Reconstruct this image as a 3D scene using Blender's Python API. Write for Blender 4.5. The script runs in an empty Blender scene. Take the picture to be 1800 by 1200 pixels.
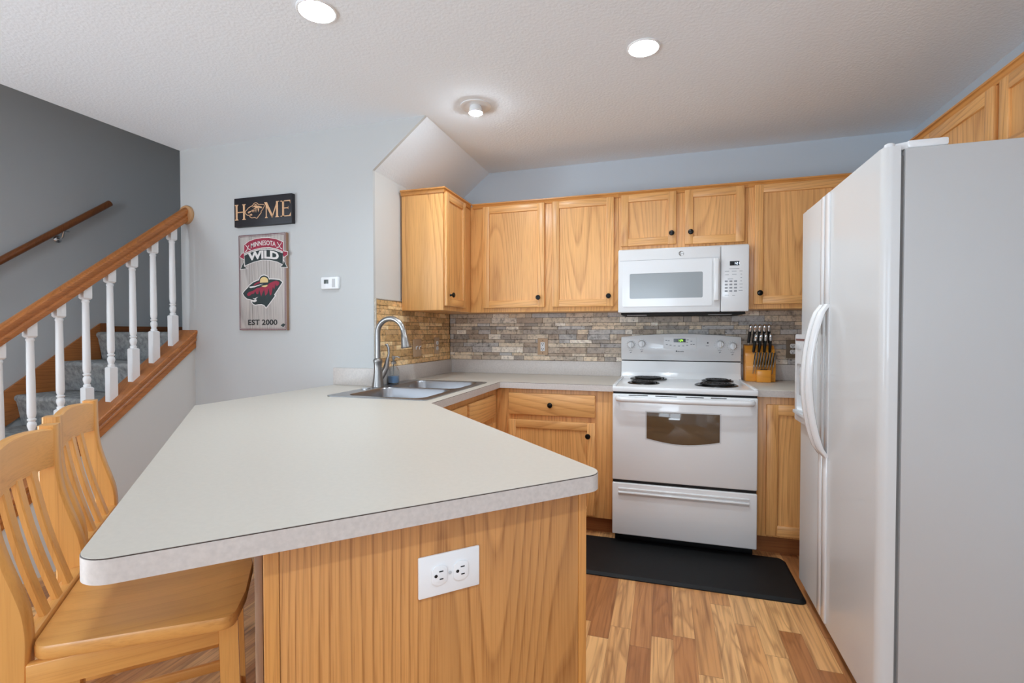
import bpy, bmesh, math, random
from mathutils import Vector, Matrix
from mathutils.geometry import tessellate_polygon

C = bpy.context.scene.collection
SC = bpy.context.scene
PI = math.pi
R2 = math.sqrt(2)

# ------------------------------------------------------------------ camera
F_PX, YAW, PITCH, ROLL = 862.51, 17.1173, -1.1834, -0.0651
CAM = Vector((1.6156, -3.5604, 1.2322))
_y, _p, _r = (math.radians(a) for a in (YAW, PITCH, ROLL))
_fw = Vector((-math.sin(_y)*math.cos(_p), math.cos(_y)*math.cos(_p), math.sin(_p)))
_rt = Vector((math.cos(_y), math.sin(_y), 0)); _up = _rt.cross(_fw)
_rt, _up = _rt*math.cos(_r)+_up*math.sin(_r), -_rt*math.sin(_r)+_up*math.cos(_r)
cd = bpy.data.cameras.new('camera'); cam = bpy.data.objects.new('camera', cd); C.objects.link(cam)
cd.sensor_width = 36; cd.lens = F_PX/1800*36; cd.clip_start = 0.02
M3 = Matrix((_rt, _up, -_fw)).transposed()
cam.matrix_world = Matrix.Translation(CAM) @ M3.to_4x4()
SC.camera = cam

# ------------------------------------------------------------------ world, light, exposure
w = bpy.data.worlds.new('world'); SC.world = w; w.use_nodes = True
w.node_tree.nodes['Background'].inputs[0].default_value = (0.80, 0.88, 1.0, 1)
w.node_tree.nodes['Background'].inputs[1].default_value = 1.0
SC.view_settings.view_transform = 'Standard'; SC.view_settings.look = 'None'
SC.view_settings.exposure = 0.33; SC.view_settings.gamma = 1.0
SC.view_settings.use_curve_mapping = False
SC.cycles.max_bounces = 10; SC.cycles.diffuse_bounces = 6; SC.cycles.glossy_bounces = 4
SC.cycles.transmission_bounces = 8; SC.cycles.sample_clamp_indirect = 6.0
SC.cycles.caustics_reflective = False; SC.cycles.caustics_refractive = False
# emission of the four ceiling lamps, and watts of patio daylight and of the added uplights and rear fill
POW = dict(can_a=275., can_b=430., can_c=470., can_d=430., sky=48., uplight=88., rear=38., rearup=22.)


def area(name, loc, rot, sx, sy, power, col):
    l = bpy.data.lights.new(name, 'AREA'); l.shape = 'RECTANGLE'; l.size = sx; l.size_y = sy
    l.energy = power; l.color = col
    o = bpy.data.objects.new(name, l); C.objects.link(o); o.location = loc; o.rotation_euler = rot
    return o


# daylight at the patio door in the left wall of the dining side, behind the camera: sky light, and an added uplight aimed at the ceiling
area('patio_daylight', (-2.62, -5.0, 1.15), (PI/2, 0, -PI/2), 2.4, 2.0, POW['sky'], (0.73, 0.87, 1.0))
area('added_uplight', (-2.75, -5.0, 0.45), (PI/2+math.radians(48), 0, -PI/2), 2.3, 0.8, POW['uplight'], (0.74, 0.88, 1.0))
area('added_rear_fill', (0.9, -7.12, 1.5), (PI/2, 0, 0), 1.8, 1.2, POW['rear'], (0.73, 0.87, 1.0))  # added fill lamp behind the camera, lifts the low upright faces
area('added_rear_uplight', (0.9, -7.3, 1.0), (PI/2+math.radians(45), 0, 0), 1.8, 0.5, POW['rearup'], (0.74, 0.88, 1.0))  # added rear lamp tilted up to brighten the ceiling

# ------------------------------------------------------------------ colours and materials


def lin(*c):
    return tuple((x/255/12.92 if x/255 <= .04045 else ((x/255+.055)/1.055)**2.4) for x in c)


def nodes(name):
    m = bpy.data.materials.new(name); m.use_nodes = True
    nt = m.node_tree; b = nt.nodes['Principled BSDF']
    return m, nt, b


def N(nt, typ, **kw):
    n = nt.nodes.new(typ)
    for k, v in kw.items():
        if k == 'inp':
            for i, x in v.items(): n.inputs[i].default_value = x
        else: setattr(n, k, v)
    return n


def L(nt, a, ao, b, bi): nt.links.new(a.outputs[ao], b.inputs[bi])


def ramp(nt, stops, interp='LINEAR'):
    r = nt.nodes.new('ShaderNodeValToRGB'); cr = r.color_ramp; cr.interpolation = interp
    while len(cr.elements) < len(stops): cr.elements.new(0.5)
    for e, (p, c) in zip(cr.elements, stops):
        e.position = p; e.color = (*c, 1)
    return r


def plain(name, rgb, rough=.5, metal=0., spec=.5, coat=0., bump=None, vary=None, emit=0):
    m, nt, b = nodes(name)
    col = lin(*rgb)
    b.inputs['Base Color'].default_value = (*col, 1); b.inputs['Roughness'].default_value = rough
    b.inputs['Metallic'].default_value = metal; b.inputs['Specular IOR Level'].default_value = spec
    b.inputs['Coat Weight'].default_value = coat
    if emit:
        b.inputs['Emission Color'].default_value = (*col, 1); b.inputs['Emission Strength'].default_value = emit
    if bump or vary:
        tc = N(nt, 'ShaderNodeTexCoord')
    if bump:
        sc, st, dist = bump
        n = N(nt, 'ShaderNodeTexNoise', inp={'Scale': sc, 'Detail': 3.0}); L(nt, tc, 'Object', n, 'Vector')
        bp = N(nt, 'ShaderNodeBump', inp={'Strength': st, 'Distance': dist}); L(nt, n, 'Fac', bp, 'Height')
        L(nt, bp, 'Normal', b, 'Normal')
    if vary:
        sc, amt = vary
        n = N(nt, 'ShaderNodeTexNoise', inp={'Scale': sc, 'Detail': 4.0}); L(nt, tc, 'Object', n, 'Vector')
        r = ramp(nt, [(.3, tuple(x*(1-amt) for x in col)), (.7, tuple(min(1, x*(1+amt)) for x in col))])
        L(nt, n, 'Fac', r, 'Fac'); L(nt, r, 'Color', b, 'Base Color')
    return m


def wood(name, light, dark, pore, rough=.38, rings=30., straight=40., ringmix=.5, poremix=.3, along=.3, across=2.8, bump=.06, coat=.1):
    """flat-sawn timber: contour lines of a stretched noise give the cathedral figure; 'gc' = (along, across, across)"""
    m, nt, b = nodes(name)
    at = N(nt, 'ShaderNodeAttribute', attribute_name='gc')
    mp = N(nt, 'ShaderNodeMapping', inp={'Scale': (along, across, across)}); L(nt, at, 'Vector', mp, 'Vector')
    n1 = N(nt, 'ShaderNodeTexNoise', inp={'Scale': 1.0, 'Detail': 1.5, 'Roughness': .3}); L(nt, mp, 'Vector', n1, 'Vector')
    sp = N(nt, 'ShaderNodeSeparateXYZ'); L(nt, at, 'Vector', sp, 'Vector')
    ac = N(nt, 'ShaderNodeMath', operation='ADD'); L(nt, sp, 'Y', ac, 0); L(nt, sp, 'Z', ac, 1)
    ak = N(nt, 'ShaderNodeMath', operation='MULTIPLY', inp={1: straight}); L(nt, ac, 0, ak, 0)
    mu = N(nt, 'ShaderNodeMath', operation='MULTIPLY_ADD', inp={1: rings}); L(nt, n1, 'Fac', mu, 0); L(nt, ak, 0, mu, 2)
    fr = N(nt, 'ShaderNodeMath', operation='FRACT'); L(nt, mu, 0, fr, 0)
    rr = ramp(nt, [(0, (1, 1, 1)), (.16, (.5, .5, .5)), (.45, (.12, .12, .12)), (.86, (0, 0, 0)), (1, (1, 1, 1))]); L(nt, fr, 0, rr, 'Fac')
    mp2 = N(nt, 'ShaderNodeMapping', inp={'Scale': (6., 330., 330.)}); L(nt, at, 'Vector', mp2, 'Vector')
    n2 = N(nt, 'ShaderNodeTexNoise', inp={'Scale': 1.0, 'Detail': 1.5}); L(nt, mp2, 'Vector', n2, 'Vector')
    pr = ramp(nt, [(.48, (0, 0, 0)), (.62, (1, 1, 1))]); L(nt, n2, 'Fac', pr, 'Fac')
    mp3 = N(nt, 'ShaderNodeMapping', inp={'Scale': (.7, 9., 9.)}); L(nt, at, 'Vector', mp3, 'Vector')
    n3 = N(nt, 'ShaderNodeTexNoise', inp={'Scale': 1.0, 'Detail': 2.0}); L(nt, mp3, 'Vector', n3, 'Vector')
    tone = ramp(nt, [(.35, tuple(x*.93 for x in light)), (.65, tuple(min(1, x*1.06) for x in light))]); L(nt, n3, 'Fac', tone, 'Fac')
    # ring lines are broken up by the pores
    br = N(nt, 'ShaderNodeMath', operation='MULTIPLY_ADD', inp={1: .55, 2: .45}); L(nt, pr, 'Color', br, 0)
    rk = N(nt, 'ShaderNodeMath', operation='MULTIPLY'); L(nt, rr, 'Color', rk, 0); L(nt, br, 0, rk, 1)
    k1 = N(nt, 'ShaderNodeMath', operation='MULTIPLY', inp={1: ringmix}); L(nt, rk, 0, k1, 0)
    m1 = N(nt, 'ShaderNodeMix', data_type='RGBA'); L(nt, k1, 0, m1, 0); L(nt, tone, 'Color', m1, 6); m1.inputs[7].default_value = (*dark, 1)
    k2 = N(nt, 'ShaderNodeMath', operation='MULTIPLY', inp={1: poremix}); L(nt, pr, 'Color', k2, 0)
    m2 = N(nt, 'ShaderNodeMix', data_type='RGBA'); L(nt, k2, 0, m2, 0); L(nt, m1, 2, m2, 6); m2.inputs[7].default_value = (*pore, 1)
    L(nt, m2, 2, b, 'Base Color')
    b.inputs['Roughness'].default_value = rough; b.inputs['Coat Weight'].default_value = coat; b.inputs['Coat Roughness'].default_value = .25
    bp = N(nt, 'ShaderNodeBump', inp={'Strength': bump, 'Distance': .001}); L(nt, rk, 0, bp, 'Height'); bp.invert = True
    L(nt, bp, 'Normal', b, 'Normal')
    return m


M_OAK = wood('honey_oak', lin(233, 175, 108), lin(150, 82, 30), lin(198, 134, 72), ringmix=.62, poremix=.32)
M_OAK_EDGE = wood('oak_edge_trim', lin(212, 148, 78), lin(150, 86, 36), lin(180, 114, 56), ringmix=.4)
M_OAK_PANEL = wood('oak_veneer_panel', lin(206, 146, 84), lin(114, 60, 22), lin(180, 118, 58), ringmix=.72, poremix=.36, rings=34, straight=34)
M_STAIROAK = wood('stair_oak', lin(186, 116, 60), lin(110, 58, 24), lin(140, 82, 38), ringmix=.5, rough=.32)
M_RAILOAK = wood('dark_rail_oak', lin(140, 84, 46), lin(88, 46, 22), lin(104, 60, 30), ringmix=.4, rough=.3)
M_STOOL = wood('stool_wood', lin(226, 166, 92), lin(178, 116, 54), lin(204, 142, 74), rings=9, straight=8, ringmix=.4, poremix=.22, across=5, rough=.33, coat=.25)
M_BACKOAK = wood('shaded_back_oak', lin(152, 124, 102), lin(110, 84, 64), lin(130, 102, 82), ringmix=.4)  # oak greyed and darkened, shade put into the colour
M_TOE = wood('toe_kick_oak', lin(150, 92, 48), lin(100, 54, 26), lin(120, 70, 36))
M_BLOCK = wood('knife_block_wood', lin(226, 150, 54), lin(180, 106, 30), lin(200, 126, 40), ringmix=.3, poremix=.15, rough=.3)

M_WALL = plain('wall_grey_lit_cool', (196, 204, 212), .85, bump=(260, .12, .002))  # one grey wall paint, cool light put into the colour
M_WALL_SIGN = plain('wall_grey_lit_neutral', (196, 197, 196), .85, bump=(260, .12, .002))  # same grey, the light on the sign wall put into the colour
M_WALL_WARM = plain('wall_grey_lit_warm', (212, 210, 206), .85, bump=(260, .12, .002))  # same grey, warm light put into the colour
M_STAIRWALL = plain('wall_paint_stairwell_grey', (198, 201, 202), .85, bump=(260, .1, .002))
M_CEIL = plain('ceiling_texture_white', (238, 244, 250), .95, bump=(75, .36, .006))
M_WHITE = plain('white_trim_paint', (236, 236, 236), .35)
M_APPL = plain('white_enamel', (224, 224, 224), .22, coat=.35)
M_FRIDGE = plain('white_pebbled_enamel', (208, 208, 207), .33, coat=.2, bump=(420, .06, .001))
M_FRIDGESIDE = plain('fridge_body_dimmed', (184, 183, 182), .42, bump=(420, .08, .001))  # body greyer than the doors, dimmer light on its side put in
M_PLASTIC = plain('white_plastic', (236, 237, 238), .4)
M_GREYPL = plain('light_grey_plastic', (196, 197, 198), .45)
M_MIDGREY = plain('grey_print', (150, 152, 156), .6)
M_DARKPRINT = plain('dark_print', (70, 72, 78), .6)
M_BLACK = plain('black_plastic', (14, 14, 15), .35)
M_GAP = plain('dark_gap', (22, 20, 20), .8)
M_RUBBER = plain('black_mat_foam', (14, 14, 15), .62, spec=.3, vary=(30, .15), bump=(300, .15, .001))
M_KNOB = plain('black_metal_knob', (18, 17, 17), .28, metal=.6)
M_COIL = plain('burner_coil', (30, 29, 29), .45, metal=.3)
M_PAN = plain('drip_pan_chrome', (70, 68, 66), .25, metal=1.)
M_CHROME = plain('chrome', (225, 226, 228), .12, metal=1.)
M_NICKEL = plain('brushed_nickel', (158, 155, 152), .3, metal=1.)
M_STEEL = plain('brushed_steel', (160, 161, 164), .3, metal=1.)
M_LAM = plain('laminate_top', (193, 186, 175), .38, vary=(90, .025))
M_LAMEDGE = plain('laminate_edge', (200, 192, 186), .42, vary=(110, .07))
M_LAMLINE = plain('laminate_seam', (62, 46, 36), .6)
M_TANPL = plain('tan_plate', (196, 164, 132), .5)
M_BROWNPL = plain('bronze_plate', (122, 104, 84), .45, metal=.2)
M_GROUT = plain('tile_grout', (96, 84, 72), .9)
M_OVENGLASS = plain('oven_glass', (96, 78, 58), .06, spec=.6)
M_MWGLASS = plain('microwave_window', (150, 155, 157), .15, spec=.5)
M_DISPLAY = plain('display_black', (6, 6, 8), .12)
M_DIGIT_G = plain('display_green_digits', (196, 255, 70), .5, emit=1.1)
M_DIGIT_W = plain('display_white_digits', (235, 245, 255), .5, emit=.9)
M_LAMP = {k: plain('lamp_lit_'+k, (231, 245, 255), .5, emit=max(POW[k], 1e-4)) for k in ('can_a', 'can_b', 'can_c', 'can_d')}
M_BRASSY = plain('light_wood_end', (196, 152, 108), .4)
M_SIGNBLACK = wood('sign_black_wood', lin(28, 25, 32), lin(10, 9, 12), lin(14, 12, 16), ringmix=.4, rough=.5, coat=0)
M_SIGNLET = wood('sign_burnt_letters', lin(226, 182, 140), lin(160, 104, 66), lin(190, 138, 98), ringmix=.3, rough=.6, coat=0)
M_SIGNGREY = wood('sign_weathered_grey', lin(192, 184, 178), lin(110, 102, 98), lin(150, 143, 138), ringmix=.5, poremix=.5, rough=.6, coat=0)
M_SIGNEDGE = plain('sign_edge_brown', (150, 116, 92), .6)
M_RED = plain('sign_crimson', (150, 34, 60), .6, vary=(60, .12))
M_GREEN = plain('sign_dark_green', (32, 46, 46), .6, vary=(60, .15))
M_CREAM = plain('sign_off_white', (222, 218, 214), .6)
M_GOLD = plain('sign_straw_yellow', (224, 196, 134), .6)
M_MAROON = plain('sign_maroon_line', (96, 34, 52), .6)
M_LIQUID = None


def carpet():
    m, nt, b = nodes('carpet_grey')
    tc = N(nt, 'ShaderNodeTexCoord')
    n = N(nt, 'ShaderNodeTexNoise', inp={'Scale': 26., 'Detail': 5., 'Roughness': .65}); L(nt, tc, 'Object', n, 'Vector')
    r = ramp(nt, [(.32, lin(128, 130, 130)), (.5, lin(160, 162, 161)), (.7, lin(188, 189, 187))]); L(nt, n, 'Fac', r, 'Fac')
    L(nt, r, 'Color', b, 'Base Color'); b.inputs['Roughness'].default_value = 1; b.inputs['Specular IOR Level'].default_value = .1
    n2 = N(nt, 'ShaderNodeTexNoise', inp={'Scale': 300., 'Detail': 2.}); L(nt, tc, 'Object', n2, 'Vector')
    bp = N(nt, 'ShaderNodeBump', inp={'Strength': .5, 'Distance': .006}); L(nt, n2, 'Fac', bp, 'Height'); L(nt, bp, 'Normal', b, 'Normal')
    return m


def floor_mat():
    m, nt, b = nodes('laminate_plank_floor')
    tc = N(nt, 'ShaderNodeTexCoord'); sp = N(nt, 'ShaderNodeSeparateXYZ'); L(nt, tc, 'Object', sp, 'Vector')

    def math1(op, a, bb=None, k=None):
        n = N(nt, 'ShaderNodeMath', operation=op)
        L(nt, a[0], a[1], n, 0)
        if bb: L(nt, bb[0], bb[1], n, 1)
        if k is not None: n.inputs[1].default_value = k
        return (n, 0)
    xs = math1('DIVIDE', (sp, 'X'), k=.083)
    ci = math1('FLOOR', xs)
    wn = N(nt, 'ShaderNodeTexWhiteNoise', noise_dimensions='1D'); L(nt, ci[0], 0, wn, 'W')
    off = math1('MULTIPLY', (wn, 'Value'), k=7.3)
    ys = math1('DIVIDE', (sp, 'Y'), k=.74)
    yy = math1('ADD', ys, off)
    ri = math1('FLOOR', yy)
    cv = N(nt, 'ShaderNodeCombineXYZ'); L(nt, ci[0], 0, cv, 'X'); L(nt, ri[0], 0, cv, 'Y')
    pid = N(nt, 'ShaderNodeTexWhiteNoise', noise_dimensions='2D'); L(nt, cv, 'Vector', pid, 'Vector')
    base = ramp(nt, [(0, lin(216, 158, 100)), (.35, lin(234, 182, 122)), (.62, lin(212, 154, 96)), (.84, lin(188, 128, 78)), (1, lin(160, 102, 60))])
    L(nt, pid, 'Value', base, 'Fac')
    # grain shifted per plank
    sh = N(nt, 'ShaderNodeVectorMath', operation='SCALE'); L(nt, pid, 'Color', sh, 0); sh.inputs['Scale'].default_value = 40
    ad = N(nt, 'ShaderNodeVectorMath', operation='ADD'); L(nt, tc, 'Object', ad, 0); L(nt, sh, 'Vector', ad, 1)
    mp = N(nt, 'ShaderNodeMapping', inp={'Scale': (13., 1.5, 1.)}); L(nt, ad, 'Vector', mp, 'Vector')
    n1 = N(nt, 'ShaderNodeTexNoise', inp={'Scale': 1., 'Detail': 2., 'Distortion': .8}); L(nt, mp, 'Vector', n1, 'Vector')
    mu = math1('MULTIPLY', (n1, 'Fac'), k=5.); fr = math1('FRACT', mu)
    rr = ramp(nt, [(0, (1, 1, 1)), (.3, (.25, .25, .25)), (.8, (0, 0, 0)), (1, (.8, .8, .8))]); L(nt, fr[0], 0, rr, 'Fac')
    mp2 = N(nt, 'ShaderNodeMapping', inp={'Scale': (80., 2.5, 1.)}); L(nt, ad, 'Vector', mp2, 'Vector')
    n2 = N(nt, 'ShaderNodeTexNoise', inp={'Scale': 1., 'Detail': 4.}); L(nt, mp2, 'Vector', n2, 'Vector')
    r2 = ramp(nt, [(.45, (0, 0, 0)), (.75, (1, 1, 1))]); L(nt, n2, 'Fac', r2, 'Fac')
    k1 = math1('MULTIPLY', (rr, 'Color'), k=.5)
    m1 = N(nt, 'ShaderNodeMix', data_type='RGBA'); L(nt, k1[0], 0, m1, 0); L(nt, base, 'Color', m1, 6); m1.inputs[7].default_value = (*lin(128, 76, 40), 1)
    k2 = math1('MULTIPLY', (r2, 'Color'), k=.62)
    m2 = N(nt, 'ShaderNodeMix', data_type='RGBA'); L(nt, k2[0], 0, m2, 0); L(nt, m1, 2, m2, 6); m2.inputs[7].default_value = (*lin(96, 52, 26), 1)
    # thin seams
    fx = math1('FRACT', xs); sx = math1('LESS_THAN', fx, k=.012)
    fy = math1('FRACT', yy); sy = math1('LESS_THAN', fy, k=.003)
    sm = math1('MAXIMUM', sx, sy); sk = math1('MULTIPLY', sm, k=.55)
    m3 = N(nt, 'ShaderNodeMix', data_type='RGBA'); L(nt, sk[0], 0, m3, 0); L(nt, m2, 2, m3, 6); m3.inputs[7].default_value = (*lin(70, 40, 22), 1)
    L(nt, m3, 2, b, 'Base Color'); b.inputs['Roughness'].default_value = .34
    return m


def tile_mat(name):
    m, nt, b = nodes(name)
    at = N(nt, 'ShaderNodeAttribute', attribute_name='tint')
    tc = N(nt, 'ShaderNodeTexCoord')
    n = N(nt, 'ShaderNodeTexNoise', inp={'Scale': 34., 'Detail': 6., 'Roughness': .7}); L(nt, tc, 'Object', n, 'Vector')
    r = ramp(nt, [(.32, (.50, .48, .47)), (.48, (1.02, 1.02, 1.02)), (.70, (1.28, 1.27, 1.25))]); L(nt, n, 'Fac', r, 'Fac')
    mx = N(nt, 'ShaderNodeMix', data_type='RGBA', blend_type='MULTIPLY'); mx.inputs[0].default_value = 1
    L(nt, at, 'Color', mx, 6); L(nt, r, 'Color', mx, 7)
    mp = N(nt, 'ShaderNodeMapping', inp={'Scale': (1, 1, 1.6)}); L(nt, tc, 'Object', mp, 'Vector')
    n2 = N(nt, 'ShaderNodeTexNoise', inp={'Scale': 70., 'Detail': 3., 'Distortion': .6}); L(nt, mp, 'Vector', n2, 'Vector')
    r2 = ramp(nt, [(.655, (0, 0, 0)), (.70, (1, 1, 1))]); L(nt, n2, 'Fac', r2, 'Fac')
    k = N(nt, 'ShaderNodeMath', operation='MULTIPLY', inp={1: .8}); L(nt, r2, 'Color', k, 0)
    m2 = N(nt, 'ShaderNodeMix', data_type='RGBA'); L(nt, k, 0, m2, 0); L(nt, mx, 2, m2, 6); m2.inputs[7].default_value = (*lin(58, 50, 44), 1)
    L(nt, m2, 2, b, 'Base Color'); b.inputs['Roughness'].default_value = .5
    bp = N(nt, 'ShaderNodeBump', inp={'Strength': .4, 'Distance': .003}); L(nt, r2, 'Color', bp, 'Height'); bp.invert = True; L(nt, bp, 'Normal', b, 'Normal')
    return m


M_CARPET = carpet(); M_FLOOR = floor_mat(); M_TILE = tile_mat('travertine_strip_tile')


def thin_glass(name):
    m = bpy.data.materials.new(name); m.use_nodes = True; nt = m.node_tree; nt.nodes.clear()
    o = N(nt, 'ShaderNodeOutputMaterial'); t = N(nt, 'ShaderNodeBsdfTransparent'); g = N(nt, 'ShaderNodeBsdfGlossy', inp={'Roughness': .03})
    t.inputs[0].default_value = (.93, .95, .95, 1)
    lw = N(nt, 'ShaderNodeLayerWeight', inp={'Blend': .35}); k = N(nt, 'ShaderNodeMath', operation='MULTIPLY', inp={1: .7}); L(nt, lw, 'Facing', k, 0)
    mx = N(nt, 'ShaderNodeMixShader'); L(nt, k, 0, mx, 0); L(nt, t, 0, mx, 1); L(nt, g, 0, mx, 2); L(nt, mx, 0, o, 0)
    return m


M_GLASS = thin_glass('clear_glass')
M_LIQUID = plain('blue_soap', (120, 150, 186), .15, coat=.3)

# ------------------------------------------------------------------ mesh builder
rng = random.Random(7)
BASE = {}


class MB:
    def __init__(self): self.v = []; self.f = []; self.gc = []; self.mi = []; self.tint = []

    def add(self, vs, fs, M=None, grain=2, mat=0, tint=(1, 1, 1)):
        off = (rng.uniform(0, 60), rng.uniform(0, 60), rng.uniform(0, 60))
        o = [i for i in range(3) if i != grain]; n0 = len(self.v)
        for p in vs:
            p = Vector(p)
            self.gc.append((p[grain]+off[0], p[o[0]]+off[1], p[o[1]]+off[2]))
            self.v.append(M @ p if M else p)
        for f in fs:
            self.f.append([i+n0 for i in f]); self.mi.append(mat); self.tint.append(tint)
        return self

    def _bm(self, bm, b, seg, M, grain, mat, tint=(1, 1, 1), edges=None):
        bmesh.ops.recalc_face_normals(bm, faces=bm.faces)
        if b > 0:
            es = edges(bm) if edges else bm.edges[:]
            bmesh.ops.bevel(bm, geom=es, offset=b, segments=seg, affect='EDGES', profile=.5)
        bm.verts.ensure_lookup_table(); bm.verts.index_update()
        self.add([v.co.copy() for v in bm.verts], [[v.index for v in f.verts] for f in bm.faces], M, grain, mat, tint)
        bm.free(); return self

    def box(self, x0, x1, y0, y1, z0, z1, b=0, M=None, grain=2, mat=0, seg=2, tint=(1, 1, 1)):
        x0, x1 = sorted((x0, x1)); y0, y1 = sorted((y0, y1)); z0, z1 = sorted((z0, z1))
        bm = bmesh.new()
        p = [bm.verts.new(c) for c in ((x0, y0, z0), (x1, y0, z0), (x1, y1, z0), (x0, y1, z0), (x0, y0, z1), (x1, y0, z1), (x1, y1, z1), (x0, y1, z1))]
        for f in ((0, 3, 2, 1), (4, 5, 6, 7), (0, 1, 5, 4), (1, 2, 6, 5), (2, 3, 7, 6), (3, 0, 4, 7)): bm.faces.new([p[i] for i in f])
        b = min(b, .45*min(x1-x0, y1-y0, z1-z0))
        return self._bm(bm, b, seg, M, grain, mat, tint)

    def prism(self, poly, z0, z1, M=None, b=0, grain=2, mat=0, seg=2):
        bm = bmesh.new(); n = len(poly)
        lo = [bm.verts.new((x, y, z0)) for x, y in poly]; hi = [bm.verts.new((x, y, z1)) for x, y in poly]
        bm.faces.new(lo[::-1]); bm.faces.new(hi)
        for i in range(n): bm.faces.new((lo[i], lo[(i+1) % n], hi[(i+1) % n], hi[i]))
        return self._bm(bm, b, seg, M, grain, mat)

    def lathe(self, prof, M=None, seg=24, mat=0, grain=2, caps=True):
        vs = []; fs = []
        for r, z in prof:
            for k in range(seg):
                a = 2*PI*k/seg; vs.append((r*math.cos(a), r*math.sin(a), z))
        for i in range(len(prof)-1):
            for k in range(seg):
                k2 = (k+1) % seg
                fs.append((i*seg+k, i*seg+k2, (i+1)*seg+k2, (i+1)*seg+k))
        if caps:
            if prof[0][0] > 1e-5: fs.append([k for k in range(seg)][::-1])
            if prof[-1][0] > 1e-5: fs.append([(len(prof)-1)*seg+k for k in range(seg)])
        return self.add(vs, fs, M, grain, mat)

    def tube(self, pts, r, seg=14, mat=0, M=None, caps=True, flat=1.0):
        pts = [Vector(p) for p in pts]; n = len(pts)
        rs = r if isinstance(r, (list, tuple)) else [r]*n
        vs = []; fs = []; nrm = None
        for i, p in enumerate(pts):
            t = (pts[min(i+1, n-1)]-pts[max(i-1, 0)]).normalized()
            if nrm is None:
                nrm = t.orthogonal().normalized() if abs(t.z) > .99 else t.cross(Vector((0, 0, 1))).normalized()
            nrm = (nrm - t*nrm.dot(t)).normalized(); bn = t.cross(nrm)
            for k in range(seg):
                a = 2*PI*k/seg; vs.append(p+nrm*(rs[i]*math.cos(a))+bn*(rs[i]*flat*math.sin(a)))
        for i in range(n-1):
            for k in range(seg):
                k2 = (k+1) % seg
                fs.append((i*seg+k, i*seg+k2, (i+1)*seg+k2, (i+1)*seg+k))
        if caps: fs.append(list(range(seg))[::-1]); fs.append([(n-1)*seg+k for k in range(seg)])
        return self.add(vs, fs, M, 2, mat)

    def sweep(self, prof, path, M=None, mat=0, grain=2, up=Vector((0, 0, 1))):
        """closed profile of (a, b) offsets carried along path points given as (origin, avec, bvec)"""
        vs = []; fs = []; n = len(prof)
        for o, av, bv in path:
            for a, bb in prof: vs.append(Vector(o)+Vector(av)*a+Vector(bv)*bb)
        for i in range(len(path)-1):
            for k in range(n):
                k2 = (k+1) % n; fs.append((i*n+k, i*n+k2, (i+1)*n+k2, (i+1)*n+k))
        fs.append(list(range(n))[::-1]); fs.append([(len(path)-1)*n+k for k in range(n)])
        return self.add(vs, fs, M, grain, mat)

    def poly_holes(self, loops, z0, z1, mat=0, M=None, grain=0, sides=True):
        flat = [p for l in loops for p in l]
        tris = tessellate_polygon([[Vector((x, y, 0)) for x, y in l] for l in loops])
        n = len(flat); vs = [(x, y, z1) for x, y in flat]+[(x, y, z0) for x, y in flat]; fs = []
        for t in tris:
            a, b_, c = t
            ar = (flat[b_][0]-flat[a][0])*(flat[c][1]-flat[a][1])-(flat[c][0]-flat[a][0])*(flat[b_][1]-flat[a][1])
            t = (a, b_, c) if ar > 0 else (a, c, b_)
            fs.append(t); fs.append((t[2]+n, t[1]+n, t[0]+n))
        s = 0
        for l in loops:
            for i in range(len(l)):
                j = (i+1) % len(l); fs.append((s+i, s+j, s+j+n, s+i+n))
            s += len(l)
        return self.add(vs, fs, M, grain, mat)


def obj(name, mb, mats, parent=None, local=False, smooth=True, kind=None, angle=40):
    me = bpy.data.meshes.new(name)
    base = Vector((0, 0, 0)) if (local or parent is None) else BASE.get(parent.as_pointer(), Vector((0, 0, 0)))
    me.from_pydata([tuple(p-base) for p in mb.v], [], mb.f)
    bm = bmesh.new(); bm.from_mesh(me); bmesh.ops.recalc_face_normals(bm, faces=bm.faces); bm.to_mesh(me); bm.free()
    a = me.attributes.new('gc', 'FLOAT_VECTOR', 'POINT'); a.data.foreach_set('vector', [c for g in mb.gc for c in g])
    if any(t != (1, 1, 1) for t in mb.tint):
        a = me.attributes.new('tint', 'FLOAT_COLOR', 'FACE'); a.data.foreach_set('color', [c for t in mb.tint for c in (*t, 1)])
    for m in (mats if isinstance(mats, (list, tuple)) else [mats]): me.materials.append(m)
    me.polygons.foreach_set('material_index', mb.mi)
    if smooth:
        me.polygons.foreach_set('use_smooth', [True]*len(me.polygons)); me.set_sharp_from_angle(angle=math.radians(angle))
    o = bpy.data.objects.new(name, me); C.objects.link(o)
    if parent is not None:
        o.parent = parent; BASE[o.as_pointer()] = base
    if kind: o['kind'] = kind
    return o


def thing(name, label, cat, loc=(0, 0, 0), group=None):
    o = bpy.data.objects.new(name, None); C.objects.link(o); o.empty_display_size = .05
    o.location = loc; o['label'] = label; o['category'] = cat
    if group: o['group'] = group
    BASE[o.as_pointer()] = Vector(loc)
    return o


def tag(o, label, cat, group=None):
    o['label'] = label; o['category'] = cat
    if group: o['group'] = group
    return o


def struct(name, mb, mats): return obj(name, mb, mats, kind='structure')


def frame(O, U, Nn):
    """local (u, v, n) -> world, v is up"""
    U = Vector(U); Nn = Vector(Nn); V = Vector((0, 0, 1)); O = Vector(O)
    m = Matrix((U, V, Nn)).transposed().to_4x4(); m.translation = O
    return m


def axis_to(O, d):
    """local z along d at O"""
    q = Vector(d).normalized().to_track_quat('Z', 'Y').to_matrix().to_4x4(); q.translation = Vector(O); return q


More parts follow.
